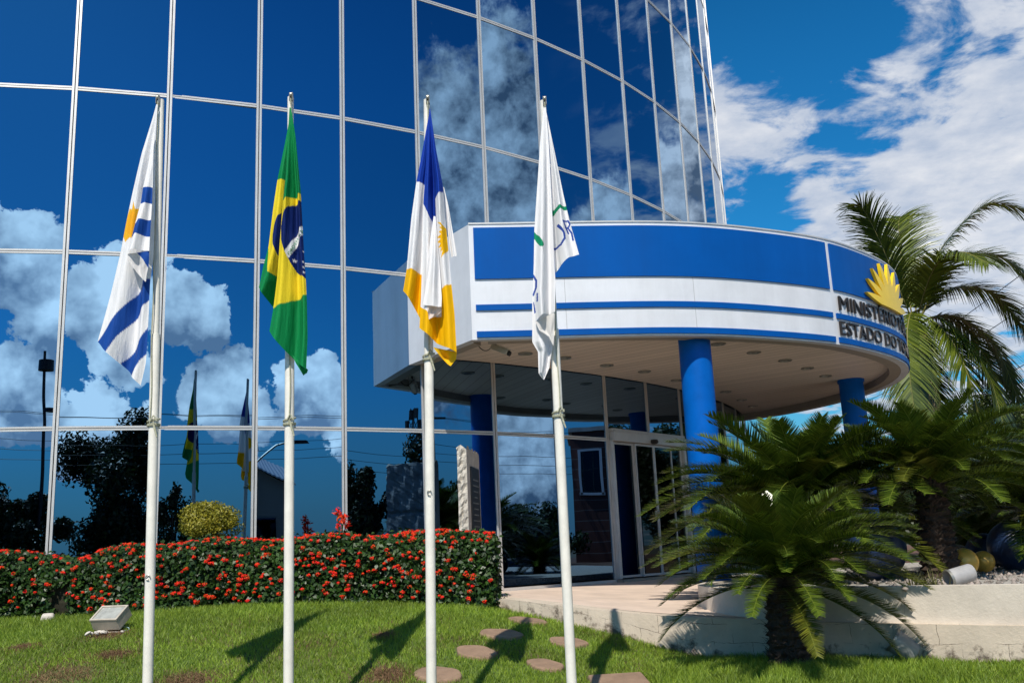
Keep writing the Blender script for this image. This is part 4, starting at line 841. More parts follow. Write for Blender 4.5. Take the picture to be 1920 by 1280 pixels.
def stele():
    F_, Fr, Br, Bl = Vector((-.765, 12.25)), Vector((-.645, 12.25)), Vector((-.525, 13.2)), Vector((-.655, 13.2)); zt, zb = 1.325, -.6
    T = thing('stone_slab', (-.65, 12.7, zb), 'upright rough stone slab with dark engraved plaque on its right face, behind the hedge', 'monument')
    M_s = mat('pale_cut_stone', (.50, .46, .40), .9, 0, .2, 6, .6, 25); M_rough = mat('split_dark_stone', (.28, .265, .255), .85, 0, .5, 3.5, 1., 9)
    nz_, m_ = 46, MB(); V = []; nd = 14
    def nzf(a, b, s): return math.sin(a * 5.1 + s) * math.sin(b * 7.3 + 2 * s) + .6 * math.sin(a * 13 + b * 3 + s) + .4 * math.sin(b * 23 + a * 17)
    # one closed loop of points per height
    per = [(F_, Fr, 5), (Fr, Br, nd), (Br, Bl, 5), (Bl, F_, nd)]
    cnt = sum(p[2] for p in per); mi = []
    for i in range(nz_ + 1):
        z = zb + (zt - zb) * i / nz_
        for si, (a, b, n) in enumerate(per):
            t = (b - a).normalized(); nn = Vector((t.y, -t.x))
            for j in range(n):
                p = a.lerp(b, j / n); o = 0
                if si == 3: o = .018 * nzf(j / n * 3, z * 2, 1) - (.03 if abs(z - .12) < .025 or abs(z - .62) < .025 else 0)
                if si == 0: o = .020 * nzf(j * .8, z * 4, 3)
                p = p + nn * o; V.append((p.x, p.y, z + (.02 * nzf(j * .3, 1, 2) if i == nz_ else 0)))
    Fc = []
    for i in range(nz_):
        q = 0
        for si, (a, b, n) in enumerate(per):
            for j in range(n):
                j0 = q + j; j1 = (j0 + 1) % cnt; Fc.append((i * cnt + j0, i * cnt + j1, (i + 1) * cnt + j1, (i + 1) * cnt + j0)); mi.append(1 if si == 3 else 0)
            q += n
    Fc.append(tuple(nz_ * cnt + j for j in range(cnt))); mi.append(0)
    b0 = len(m_.v); m_.add(V, Fc); m_.m[-len(mi):] = mi; m_.build('slab', [M_s, M_rough], T)
    t = (Br - Fr).normalized(); nn = Vector((t.y, -t.x)); rot = Matrix(((t.x, t.y, 0), (-nn.x, -nn.y, 0), (0, 0, 1))).transposed()
    c = Fr.lerp(Br, .55) + nn * .008; m_ = MB(); m_.box((c.x, c.y, .37), (.62, .016, 1.45), rot); pq = m_.build('plaque', mat('dark_bronze_plaque', (.035, .034, .035), .4, .4), T, bevel=.004)
    m_ = MB()
    for k in range(16):
        z = .93 - k * .075; w = random.uniform(.30, .46) if k not in (3, 11) else .2
        for seg in range(6): m_.box((c.x + nn.x * .010 + t.x * (-w / 2 + w * (seg + .5) / 6), c.y + nn.y * .010 + t.y * (-w / 2 + w * (seg + .5) / 6), z), (w / 6 * random.uniform(.5, .85), .004, .016), rot)
    m_.build('engraved_lines', M_steel, pq)
stele()
# ------------------------------------------------------------------ garden lamps, pebbles, balls
def rocks(c, n, spread, size, label, group, sy=.5):
    for i in range(n):
        m_ = MB(); r = size * random.uniform(.6, 1.2); p = Vector((c.x + random.uniform(-spread, spread), c.y + random.uniform(-spread, spread) * sy, 0)); p.z = c.z + r * .25
        rot = Euler((random.random(), random.random(), random.random() * 6)).to_matrix(); V = []
        prof = [(.05, -.9), (.75, -.55), (1, 0), (.7, .6), (.05, .85)]
        for q, (a, b) in enumerate(prof): prof[q] = (a * random.uniform(.85, 1.1), b)
        m_.lathe([(a * r, b * r * .62) for a, b in prof], p, 9, rot); m_.f += [tuple(range(8, -1, -1)), tuple(range(36, 45))]; m_.m += [0, 0]
        tag(m_.build('pebble', M_rock, smooth=True), label, 'pebble', group)
def floodlight():
    b = lawn_hit(205, 1184); T = thing('floodlight', b, 'square cream floodlight tilted up on the lawn in front of the hedge', 'floodlight')
    R_ = Matrix.Rotation(-.22, 3, 'Z') @ Matrix.Rotation(-.95, 3, 'X')      # front glass looks up and towards the hedge row's camera side
    c = b + Vector((.0, .03, .125)); M_h = mat('cream_lamp_paint', (.46, .40, .32), .5, 0, .2, 8)
    m_ = MB(); m_.box(c, (.30, .22, .12), R_ @ Matrix.Rotation(math.pi / 2, 3, 'X') @ Matrix.Rotation(0, 3, 'Z'), taper=1.); 
    m_ = MB(); rot = Matrix.Rotation(-.25, 3, 'Z') @ Matrix.Rotation(.60, 3, 'X')
    m_.box(c, (.30, .22, .11), rot, taper=.98); m_.build('housing', M_h, T, bevel=.008)
    m_ = MB()
    for s in (-1, 1): m_.box(c + rot @ Vector((s * .140, 0, .062)), (.020, .22, .014), rot); m_.box(c + rot @ Vector((0, s * .100, .062)), (.26, .02, .014), rot)
    m_.build('frame', M_h, T)
    m_ = MB(); m_.box(c + rot @ Vector((0, 0, .0575)), (.262, .182, .006), rot); m_.build('glass', mat('dusty_lamp_glass', (.42, .42, .38), .18, .15, .3, 14), T)
    m_ = MB(); m_.box(b + Vector((.03, .05, .03)), (.07, .07, .10)); m_.box(b + Vector((.03, .03, -.01)), (.24, .18, .03)); m_.build('stand', M_conc, T, bevel=.005)
    m_ = MB(); m_.tube([b + Vector((.10, .06, .04)), b + Vector((.17, .04, .03)), b + Vector((.19, .0, .01)), b + Vector((.16, -.05, .005))], .005, 6); m_.build('cable', mat('pale_blue_cable', (.35, .5, .6), .5), T)
    rocks(b + Vector((0, -.13, 0)), 9, .20, .028, 'small pale pebble at the foot of the square floodlight', 'pebbles around the square floodlight')
floodlight()
c = lawn_hit(85, 1164); m_ = MB(); m_.box(c + Vector((0, .05, .03)), (.16, .12, .09), Matrix.Rotation(.3, 3, 'Z') @ Matrix.Rotation(.35, 3, 'X'), taper=.7); tag(m_.build('garden_rock', M_rock, bevel=.02), 'white angular stone half under the left hedge', 'stone')
def can_light(p, axis, r, ln, label, M_h):
    T = thing('spotlight', p, label, 'spotlight', 'can spotlights in the garden'); ax = Vector(axis).normalized(); q = ax.to_track_quat('Z', 'Y').to_matrix(); c = p + Vector((0, 0, r + .01))
    m_ = MB(); m_.lathe([(0, -ln / 2), (r * .9, -ln / 2), (r, -ln / 2 + .015), (r, ln / 2)], c, 28, q); m_.lathe([(r * .93, ln / 2), (r * .93, ln / 2 - .05), (0, ln / 2 - .055)], c, 28, q); m_.lathe([(r, ln / 2), (r * .93, ln / 2)], c, 28, q); m_.build('housing', M_h, T, smooth=True)
    m_ = MB(); m_.lathe([(r * 1.06, ln / 2 - .02), (r * 1.06, ln / 2 + .004), (r * .95, ln / 2 + .004)], c, 28, q); m_.lathe([(r * .99, ln / 2 - .02), (r * 1.06, ln / 2 - .02)], c, 28, q); m_.build('rim', M_steel, T, smooth=True)
    return T
M_can = mat('grey_can_paint', (.40, .39, .385), .5, .2, .2, 10)
can_light(lawn_hit(1706, 1243) + Vector((0, .1, .02)), (-.75, .15, .55), .105, .22, 'grey can spotlight leaning on the lawn against the block wall', M_can)
can_light(onY(1803, 1097, 8.95) * 1 + Vector((0, 0, .0)), (-.97, -.1, -.22), .078, .24, 'pale grey can spotlight lying on top of the planter wall', mat('pale_can_paint', (.40, .39, .385), .5, .1, .15, 10))
def ball(px, py, Y, r, M, label, cat='ball'):
    c = onY(px, py, Y); c.z = -.47 + r * .97; m_ = MB(); n = 20
    m_.lathe([(max(r * math.sin(math.pi * i / n), 1e-4), -r * math.cos(math.pi * i / n)) for i in range(n + 1)], c, 40, Euler((.5, .4, 0)).to_matrix()); T = m_.build('decorative_ball', M, smooth=True); tag(T, label, cat, 'painted garden balls in the planter'); return T
ball(1806, 1041, 10.6, .147, M_gold, 'larger golden ball right of the cycad trunk')
ball(1843, 1047, 11.2, .122, M_gold, 'smaller golden ball touching the big navy ball')
ball(1900, 1022, 11.45, .285, M_navy, 'big navy blue ball at the right edge of the picture')
ball(1640, 1035, 10.6, .33, M_navy, 'big navy blue ball half hidden behind the front cycad')
ball(1846, 1035, 12.4, .22, M_navy, 'navy blue ball tucked behind the two golden balls')
ball(1150, 1075, 12.9, .30, M_navy, 'x') if False else None
def gravel():
    n = 1500; x = rng.uniform(3.3, 8, n); y = rng.uniform(8.6, 12.5, n); P = np.stack([x, y, np.full(n, -.468)], 1); d = unit(rng.normal(size=(n, 3))); d[:, 2] = np.abs(d[:, 2]); V = []; Fq = []
    s = rng.uniform(.012, .035, n)
    oct_ = np.array([(1, 0, 0), (0, 1, 0), (-1, 0, 0), (0, -1, 0), (0, 0, .8), (0, 0, -.8)]); fo = np.array([(0, 1, 4), (1, 2, 4), (2, 3, 4), (3, 0, 4), (1, 0, 5), (2, 1, 5), (3, 2, 5), (0, 3, 5)])
    J = rng.uniform(.7, 1.3, (n, 6, 1)); V = (P[:, None] + oct_[None] * s[:, None, None] * J).reshape(-1, 3); Fq = (fo[None] + (np.arange(n) * 6)[:, None, None]).reshape(-1, 3)
    tag(np_obj('gravel', V, Fq, mat('mixed_gravel', (.27, .23, .20), .85, island=.45)), 'loose mixed gravel scattered over the planter bed', 'gravel', kind='stuff')
gravel()
# ------------------------------------------------------------------ cycads
def frond_mesh(L, e0, droop, nl, lmax, wl, vee, seed, rach_r, hang=0., mats=None, seg=1, fwd=.62):
    rg = np.random.default_rng(seed); n = 40; t = np.linspace(0, 1, n); ang = e0 - droop * t ** 1.4; ds = L / (n - 1)
    X = np.r_[0, np.cumsum(np.cos(ang[:-1]) * ds)]; Z = np.r_[0, np.cumsum(np.sin(ang[:-1]) * ds)]; Yw = .03 * L * np.sin(t * 2.5 + seed)
    P = np.stack([X, Yw, Z], 1); T = unit(np.gradient(P, axis=0)); Up = np.stack([-np.sin(ang), 0 * ang, np.cos(ang)], 1); Sd = np.cross(Up, T)
    return leaflets(P, T, Up, Sd, nl, lmax, wl, vee, rg, rach_r, hang, seg, fwd)
def leaflets(P, T, Up, Sd, nl, lmax, wl, vee, rg, rach_r, hang, seg, fwd, t0=.10):
    n = len(P); V = []; Fq = []; mi = []; tt = np.linspace(t0, .995, nl); base = 0
    ip = lambda A, q: np.stack([np.interp(q, np.linspace(0, 1, n), A[:, i]) for i in range(3)], 1)
    for sg in (-1, 1):
        q = np.clip(tt + rg.normal(0, .004, nl), 0, 1); p = ip(P, q); t_ = unit(ip(T, q)); u_ = unit(ip(Up, q)); s_ = unit(ip(Sd, q)) * sg
        pr = np.clip(np.sin(np.pi * np.clip((q - t0 * .6) * 1.02, 0, 1) ** .75), .10, 1) ** .5; ln = lmax * pr * rg.uniform(.88, 1.08, nl)
        f = fwd + .5 * q ** 2; d = unit(s_ * 1.0 + t_ * f[:, None] + u_ * (vee + rg.normal(0, .09, (nl, 1)))); w = unit(np.cross(d, u_)) * wl
        g = np.array([0, 0, -1.]); a, b = p - w * .6, p + w * .6; pts = [(a, b)]; cur = p; dd = d
        for k in range(seg):
            dd = unit(dd + g * hang * (k + 1) / seg * rg.uniform(.7, 1.3, (nl, 1))); cur = cur + dd * (ln / seg)[:, None]; ww = w * (1 - (k + 1) / seg) * .9 if k < seg - 1 else w * .08
            pts.append((cur - ww, cur + ww))
        for (a0_, b0_), (a1, b1) in zip(pts[:-1], pts[1:]):
            V.append(np.stack([a0_, b0_, b1, a1], 1).reshape(-1, 3)); Fq.append(np.arange(nl * 4).reshape(nl, 4) + base); base += nl * 4; mi.append(np.zeros(nl))
    r = np.linspace(rach_r, rach_r * .25, n)[:, None]; R3 = np.stack([P + Up * r, P - Sd * r - Up * r * .4, P + Sd * r - Up * r * .4], 1).reshape(-1, 3); ff = []
    for i in range(n - 1):
        for j in range(3): ff.append((i * 3 + j, i * 3 + (j + 1) % 3, i * 3 + 3 + (j + 1) % 3, i * 3 + 3 + j))
    V.append(R3); Fq.append(np.array(ff) + base); mi.append(np.ones(len(ff)))
    return np.concatenate(V), np.concatenate(Fq), np.concatenate(mi)
RINGS = [(76, 28, .62), (61, 40, .82), (50, 54, .95), (38, 60, 1.0), (26, 60, 1.03), (13, 56, 1.03), (-2, 52, 1.0), (-20, 44, .9)]
CYC = []
for i, (e, dr, sc) in enumerate(RINGS):
    for s in range(2):
        V, Fq, mi = frond_mesh(1.0 * sc, math.radians(e), math.radians(dr), 132, .155, .0092, .36, 11 + i * 2 + s, .0065); o = np_obj('frond', V, Fq, [M_cyc, M_cycr], mi=mi); me = o.data; bpy.data.objects.remove(o); CYC.append(me)
CYCY = []
for me in CYC:
    m_y = me.copy(); m_y.materials[0] = M_cycy; CYCY.append(m_y)
def cycad(crown, base_z, scale, trunk_r, counts, label, seed):
    rd = random.Random(seed); T = thing('cycad', (crown[0], crown[1], base_z), label, 'cycad', 'dark green cycads in front of the entrance'); cz = crown[2] - base_z
    m_ = MB(); n = 22; V = []; Fc = []; nr = max(8, int(cz / .035)); 
    for i in range(nr + 1):
        z = -.08 + (cz + .06) * i / nr; rr = trunk_r * (1.15 - .25 * i / nr) * (1.10 if i % 2 else .92)
        for j in range(n): a = 2 * math.pi * (j + .5 * (i % 2)) / n; q = rr * (1 + .13 * rd.uniform(-1, 1)); V.append((crown[0] + q * math.cos(a), crown[1] + q * math.sin(a), base_z + z + rd.uniform(-.012, .012)))
    for i in range(nr):
        for j in range(n): Fc.append((i * n + j, i * n + (j + 1) % n, (i + 1) * n + (j + 1) % n, (i + 1) * n + j))
    Fc.append(tuple(nr * n + j for j in range(n))); m_.add(V, Fc); m_.build('trunk', mat_ctrunk, T)
    # old leaf bases bristling on the trunk
    k = 420; a = rng.random(k) * 2 * math.pi; z = rng.uniform(.0, cz, k); ro = trunk_r * (1.15 - .25 * z / cz); B0 = np.stack([np.cos(a) * ro, np.sin(a) * ro, z], 1); dr = unit(np.stack([np.cos(a), np.sin(a), rng.uniform(.2, 1.0, k)], 1)); tg = np.stack([-np.sin(a), np.cos(a), 0 * a], 1)
    l = rng.uniform(.03, .085, k)[:, None]; V = np.stack([B0 - tg * .014, B0 + tg * .014, B0 + dr * l + tg * .004, B0 + dr * l - tg * .004], 1).reshape(-1, 3); np_obj('leaf_bases', V, np.arange(k * 4).reshape(k, 4), mat_ctrunk, T)['kind'] = 'stuff'
    for ri, c in enumerate(counts):
        ph = rd.random() * 6.28
        for j in range(c):
            o = bpy.data.objects.new('frond', (CYCY if rd.random() < (.03, .03, .05, .07, .10, .16, .30, .4)[ri] else CYC)[ri * 2 + rd.randint(0, 1)]); o.location = (0, 0, cz + rd.uniform(-.03, .03) - .012 * ri); o.rotation_euler = (rd.uniform(-.12, .12), rd.uniform(-.10, .10), ph + 2 * math.pi * j / c + rd.uniform(-.18, .18)); s = scale * rd.uniform(.88, 1.08); o.scale = (s, s, s); link(o, T)
    return T
mat_ctrunk = mat('cycad_trunk', (.055, .035, .024), .95, 0, .5, 14, .8, 40)
cb = lawn_hit(1484, 1247)
cycad((cb.x, cb.y, -.30), cb.z, 1.20, .165, (7, 14, 18, 21, 21, 14, 4, 1), 'nearest cycad, growing from the lawn in front of the block wall', 3)
c = onY(1500, 948, 11.1); cycad((c.x, 11.1, c.z - .02), -.5, 1.78, .20, (3, 9, 17, 24, 25, 17, 4, 0), 'tall cycad between the blue column and the entrance wall, trunk hidden by the nearest cycad', 5)
c = onY(1742, 898, 10.5); cycad((c.x, 10.5, c.z), -.49, 1.36, .165, (6, 13, 18, 20, 16, 8, 2, 0), 'cycad with a thick dark bare trunk standing in the planter beside the golden ball', 8)
c = onY(1945, 945, 11.9); cycad((c.x, 11.9, c.z), -.5, 1.55, .20, (6, 13, 18, 20, 18, 12, 5, 1), 'cycad above the big navy ball, cut by the right edge of the picture', 12)
c = onY(1830, 1015, 13.2); cycad((c.x, 13.2, c.z - .1), -.5, .95, .12, (4, 7, 9, 10, 9, 6, 2, 0), 'small cycad low in the shade behind the golden balls', 15)
c = onY(1722, 1085, 10.0)
def tuft(p, label):
    T = thing('grass_tuft', p, label, 'plant'); k = 90; a = rng.random(k) * 6.28; e = rng.uniform(.4, 1.4, k); l = rng.uniform(.10, .24, k); b = np.stack([rng.normal(0, .10, k), rng.normal(0, .05, k), 0 * a], 1); d = np.stack([np.cos(a) * np.cos(e), np.sin(a) * np.cos(e), np.sin(e)], 1); w = np.stack([-np.sin(a), np.cos(a), 0 * a], 1) * .007
    V = np.stack([b - w, b + w, b + d * l[:, None] * 1.0 + np.array([0, 0, -.02])], 1).reshape(-1, 3); np_obj('blades', V, np.arange(k * 3).reshape(k, 3), mat('dry_green_blades', (.13, .13, .04), .6, island=.5, trans=.2), T); m_ = MB(); m_.tube([(p[0], p[1], p[2] - .03), (p[0], p[1], p[2] + .02)], .05, 8); m_.build('root_clump', M_core, T)
q = onY(1738, 1094, 8.95); tuft((q.x, 9.0, -.47), 'spiky dry green tuft on the planter beside the pale can spotlight')
# ------------------------------------------------------------------ coconut palm
def palm():
    K = 1.333; cr = onY(1716, 612, 24.0); T = thing('palm_tree', (cr.x, cr.y, -.7), 'tall feather palm with drooping fronds behind the right end of the canopy', 'palm tree')
    b = Vector((cr.x + .25, cr.y, -.7)); m_ = MB(); n = 40; pts = [b.lerp(cr, i / n) + Vector((.10 * math.sin(i / n * 2), 0, 0)) for i in range(n + 1)]; m_.tube(pts, [.235 - .07 * i / n + (.012 if i % 2 else 0) for i in range(n + 1)], 18); m_.build('trunk', mat('palm_trunk', (.20, .155, .11), .9, 0, .35, 5, .6, 18), T, smooth=True)
    FR_ = [[(-.30, -.1, .9), (-.55, -.2, 1.7), (-.85, -.3, 2.35), (-1.05, -.3, 2.35)], [(.45, 0, 1.1), (.9, -.1, 1.75), (1.6, -.3, 2.3), (2.2, -.5, 2.05)], [(.5, .2, .55), (1.1, .3, .82), (1.8, .3, .6), (2.35, .3, -.25)], [(.4, -.2, .15), (.85, -.3, .0), (1.3, -.4, -.6), (1.55, -.4, -1.6)],
           [(.3, -.3, .1), (.6, -.6, -.4), (.85, -.8, -1.1), (.95, -.9, -2.1)], [(.15, -.4, .0), (.3, -.8, -.5), (.42, -1, -1.3), (.5, -1, -2.3)], [(-.2, -.4, .2), (-.45, -.7, -.2), (-.6, -.9, -.9), (-.65, -1, -1.8)], [(-.45, .1, .3), (-.9, .2, .1), (-1.15, .2, -.6), (-1.2, .2, -1.5)],
           [(.1, -.4, .6), (.2, -.9, 1.0), (.35, -1.5, 1.0), (.5, -2.1, .6)], [(.3, .4, .9), (.6, .9, 1.4), (.9, 1.5, 1.5), (1.2, 2.1, 1.1)], [(.5, -.2, .8), (.9, -.4, 1.2), (1.5, -.6, 1.15), (2.05, -.8, .5)], [(.2, .4, .1), (.35, .8, -.5), (.5, 1.1, -1.2), (.6, 1.2, -2.1)],
           [(.55, .1, .2), (1.05, .15, -.1), (1.45, .2, -.9), (1.6, .2, -1.9)], [(0., .2, 1.0), (.1, .4, 1.9), (.25, .6, 2.4), (.6, .8, 2.5)]]
    for i, c in enumerate(FR_):
        P = resample3(catmull3([(0, 0, 0)] + c), 44) * K; Tn = unit(np.gradient(P, axis=0)); Sd = unit(np.cross(Tn, np.array([0, 0, 1.])) + 1e-6); Up = np.cross(Sd, Tn); rg = np.random.default_rng(40 + i)
        V, Fq, mi = leaflets(P, Tn, Up, Sd, 110, 1.22, .036, .08, rg, .026, .30, 3, .72, .14); o = np_obj('frond', V + np.array(cr) - np.array(T.location), Fq, [M_palm, M_palmr], T, mi=mi)
def catmull3(P, n=12):
    P = [np.array(p, float) for p in P]; P = [2 * P[0] - P[1]] + P + [2 * P[-1] - P[-2]]; out = []
    for i in range(1, len(P) - 2):
        for j in range(n): t = j / n; a, b, c, d = P[i - 1:i + 3]; out.append(.5 * ((2 * b) + (c - a) * t + (2 * a - 5 * b + 4 * c - d) * t * t + (3 * b - a - 3 * c + d) * t ** 3))
    return np.array(out + [P[-2]])
def resample3(P, n):
    d = np.r_[0, np.cumsum(np.linalg.norm(np.diff(P, axis=0), axis=1))]; s = np.linspace(0, d[-1], n); return np.stack([np.interp(s, d, P[:, i]) for i in range(3)], 1)
palm()
# ------------------------------------------------------------------ trees, near right and across the street
def tree(x, y, zb, h, w, label, group, seed, n=7000, size=.16, M=None, bare=.35):
    rg = np.random.default_rng(seed); T = thing('tree', (x, y, zb), label, 'tree', group)
    lumps = 22; cs = unit(rg.normal(size=(lumps, 3))) * rg.uniform(.35, .95, (lumps, 1)); cs[:, 2] = cs[:, 2] * .9; rr = rg.uniform(.16, .36, lumps); c0 = np.array([x, y, zb + h * (bare + (1 - bare) / 2)]); rad = np.array([w / 2, w / 2, h * (1 - bare) / 2])
    i = rg.integers(0, lumps, n); d = unit(rg.normal(size=(n, 3))); P = cs[i] + d * rr[i][:, None] * rg.uniform(.3, 1.1, (n, 1)); P = P * rad + c0; V, Fq = leaf_quads(P, unit(d + rg.normal(0, .6, (n, 3))), size, .5, rg); V -= np.array(T.location); np_obj('crown', V, Fq, M or M_tree, T)
    m_ = MB(); b = Vector((x, y, zb - .1)); f = Vector((x + .1, y, zb + h * bare)); r0 = .05 + h * .018; m_.tube([b, b.lerp(f, .5) + Vector((.06, .03, 0)), f, Vector(c0)], [r0 * 1.2, r0, r0 * .8, r0 * .3], 10)
    for j in range(9): e = Vector(c0) + Vector([*(cs[j] * rad * .8)]); m_.tube([f, f.lerp(e, .5) + Vector((0, 0, .1)), e], [r0 * .5, r0 * .3, r0 * .1], 6)
    m_.build('trunk', M_trunk, T); return T
def trees():
    g1 = 'garden trees right of the building'; M_near = mat('lighter_tree_leaf', (.075, .11, .02), .5, island=.5, trans=.25)  # lighter, yellower leaf green, used on one tree
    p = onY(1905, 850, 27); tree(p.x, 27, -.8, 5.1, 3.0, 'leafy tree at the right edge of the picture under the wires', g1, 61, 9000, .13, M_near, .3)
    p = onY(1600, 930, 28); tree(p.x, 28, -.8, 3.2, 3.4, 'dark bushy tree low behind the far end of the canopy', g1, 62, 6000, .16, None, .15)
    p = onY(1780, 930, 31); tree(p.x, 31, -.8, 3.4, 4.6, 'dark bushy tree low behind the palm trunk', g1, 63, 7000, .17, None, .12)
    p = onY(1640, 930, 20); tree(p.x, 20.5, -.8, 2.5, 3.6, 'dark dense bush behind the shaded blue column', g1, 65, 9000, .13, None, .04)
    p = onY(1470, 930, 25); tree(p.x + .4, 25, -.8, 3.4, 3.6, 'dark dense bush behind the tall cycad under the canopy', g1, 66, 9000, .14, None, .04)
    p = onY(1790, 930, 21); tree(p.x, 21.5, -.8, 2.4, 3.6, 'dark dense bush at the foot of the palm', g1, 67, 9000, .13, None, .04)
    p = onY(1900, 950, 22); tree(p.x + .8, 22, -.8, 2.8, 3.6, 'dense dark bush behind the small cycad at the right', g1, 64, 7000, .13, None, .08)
    g = 'street trees mirrored in the glass'
    for i, (x, y, h, w, lb, n) in enumerate([(.3, -18.5, 8.0, 5.6, 'large dark street tree mirrored behind the blue striped flag', 26000), (-7.9, -18.7, 6.0, 4.6, 'dark street tree mirrored at the left edge of the glass', 16000), (-13.5, -19, 6.2, 4.4, 'dark street tree mirrored outside the left end of the hedge', 6000), (-3.6, -21, 5.2, 4.6, 'low dark street tree mirrored left of the big one', 12000),
        (4.6, -19.5, 3.6, 4.0, 'low dark street tree mirrored at the foot of the traffic light', 9000), (8.2, -16.2, 5.5, 2.2, 'slim young street tree mirrored above the yellow green shrub', 3200), (9.6, -18.5, 3.3, 3.0, 'low dark street tree mirrored behind the slim young tree', 8000), (12.4, -13.2, 3.2, 3.2, 'low dark street tree mirrored in front of the white roofed house', 8000), (17.2, -9.0, 4.0, 4.4, 'bushy street tree mirrored right of the white roofed house', 11000),
        (19.2, -6.4, 6.3, 4.2, 'dense street tree mirrored left of the stone slab', 15000), (22.0, -3.4, 7.0, 4.2, 'dense street tree mirrored beside the stone slab', 15000), (25.5, .8, 5.4, 4.4, 'street tree mirrored right of the stone slab', 11000), (29.5, 4.6, 4.0, 4.6, 'low street tree mirrored left of the fourth pole', 11000), (29.8, 7.3, 4.1, 4.8, 'low dark street tree mirrored low beside the fourth pole', 12000), (16.4, -10.4, 3.4, 4.2, 'low dark street tree mirrored right of the second pole', 9000), (6.6, -18.6, 3.1, 4.4, 'low dark street tree mirrored behind the yellow green shrub', 9000), (-4.9, -19, 4.4, 4.4, 'low dark street tree mirrored between the lamp post and the big tree', 10000), (30, 9.6, 4.7, 4.6, 'broad street tree mirrored beside the brick house', 13000), (29, 13.2, 3.3, 3.6, 'low street tree mirrored in front of the brick house', 8000),
        (31, 20.0, 8.0, 5.6, 'tall green street tree mirrored in the entrance door', 16000), (29.0, 26, 8.5, 6.4, 'tall green street tree mirrored in the right door leaf', 16000)]):
        tree(x, y, -1.75, h, w, lb, g, 70 + i, n, .22, None, .06 if h < 5 else .14)
trees()
def street():
    M_c = mat('beige_render', (.36, .31, .25), .85, 0, .1, 1.5); M_r = mat('white_metal_roof', (.75, .76, .78), .4, .2)
    hc = Vector((14.35, -14.2, 0)); T = thing('house', (hc.x, hc.y, -1.75), 'beige house with white sloping metal roof mirrored beside the second pole', 'house'); rot = Matrix.Rotation(math.radians(31), 3, 'Z')
    m_ = MB(); hw, hd_ = 1.6, 2.2; pf = [(-hw, -1.75), (hw, -1.75), (hw, 3.15), (-hw, 4.7)]; V = [hc + rot @ Vector((x, y, z + (.0 if y > 0 else .9 * (z > 0)))) for y in (-hd_, hd_) for x, z in pf]; m_.add(V, [(0, 1, 2, 3), (7, 6, 5, 4), (0, 4, 5, 1), (1, 5, 6, 2), (2, 6, 7, 3), (3, 7, 4, 0)]); m_.build('wall', M_c, T)
    m_ = MB(); V = []
    for i in range(41):
        u = i / 40
        for y, zz in ((-hd_ - .3, 1.0), (hd_ + .45, -.12)):
            for t in (0, .06): V.append(hc + rot @ Vector((-hw - .2 + (2 * hw + .5) * u, y, 4.80 - 1.65 * u + zz + t + (.035 if i % 2 else 0))))
    for i in range(40):
        a = i * 4; b = a + 4
        for q in ((0, 2, 3, 1), ): pass
        m_.f += [(a, b, b + 2, a + 2), (a + 1, a + 3, b + 3, b + 1), (a + 2, b + 2, b + 3, a + 3), (a, a + 1, b + 1, b)]; m_.m += [0] * 4
    m_.v += [tuple(p) for p in V]; m_.f += [(0, 2, 3, 1), (160, 161, 163, 162)]; m_.m += [0, 0]; m_.build('roof', M_r, T)
    for q in (-.7, .7):
        m_ = MB(); m_.box(hc + rot @ Vector((q, hd_ + .03, 1.2)), (.9, .08, 1.1), rot); w_ = m_.build('window', M_dglass, T); m_ = MB(); m_.box(hc + rot @ Vector((q, hd_ + .07, .6)), (1.1, .2, .08), rot); m_.build('sill', M_conc, w_)
    br = wall_mat('red_brick', (.30, .10, .065), .24, .08, .95)
    T = thing('brick_building', (36, 16.4, -1.75), 'red brick building with white framed window mirrored beside the entrance door', 'building')
    M_b = bpy.data.materials.new('brickwork'); M_b.use_nodes = True; N = M_b.node_tree.nodes; L = M_b.node_tree.links; tx = N.new('ShaderNodeTexBrick'); tc = N.new('ShaderNodeTexCoord'); mp = N.new('ShaderNodeMapping'); mp.inputs['Rotation'].default_value = (math.radians(90), 0, math.radians(90)); L.new(tc.outputs['Object'], mp.inputs[0]); L.new(mp.outputs[0], tx.inputs[0])
    tx.inputs['Scale'].default_value = 1; tx.inputs['Brick Width'].default_value = .5; tx.inputs['Row Height'].default_value = .18; tx.inputs['Mortar Size'].default_value = .02; tx.inputs['Color1'].default_value = (.14, .045, .030, 1); tx.inputs['Color2'].default_value = (.10, .035, .025, 1); tx.inputs['Mortar'].default_value = (.2, .16, .14, 1); L.new(tx.outputs[0], N['Principled BSDF'].inputs[0])
    m_ = MB(); m_.box((36, 16.6, 1.9), (6, 4.4, 7.3)); m_.build('wall', M_b, T)
    m_ = MB(); m_.box((36, 16.6, 5.65), (6.4, 4.8, .2)); m_.build('roof', M_conc, T)
    m_ = MB(); m_.box((32.97, 15.3, 3.6), (.1, .9, 2.0)); w_ = m_.build('window', M_dglass, T); m_ = MB()
    for dy, dz, sy, sz in ((-.5, 0, .12, 2.2), (.5, 0, .12, 2.2), (0, 1.06, .88, .1), (0, -1.06, 1.2, .12)): m_.box((32.93, 15.3 + dy, 3.6 + dz), (.12, sy, sz))
    m_.build('frame', M_white, w_)
    # dark car at the kerb
    c = Vector((26.5, 7.8, -1.73)); T = thing('parked_car', c, 'dark parked car mirrored low in the glass left of the fourth pole', 'car'); th = math.radians(105); r3 = Matrix.Rotation(th, 3, 'Z'); prof = [(-2.05, .35), (-2.1, .75), (-1.7, .95), (-1.25, 1.38), (.35, 1.42), (1.0, .98), (1.95, .85), (2.1, .6), (2.08, .33)]
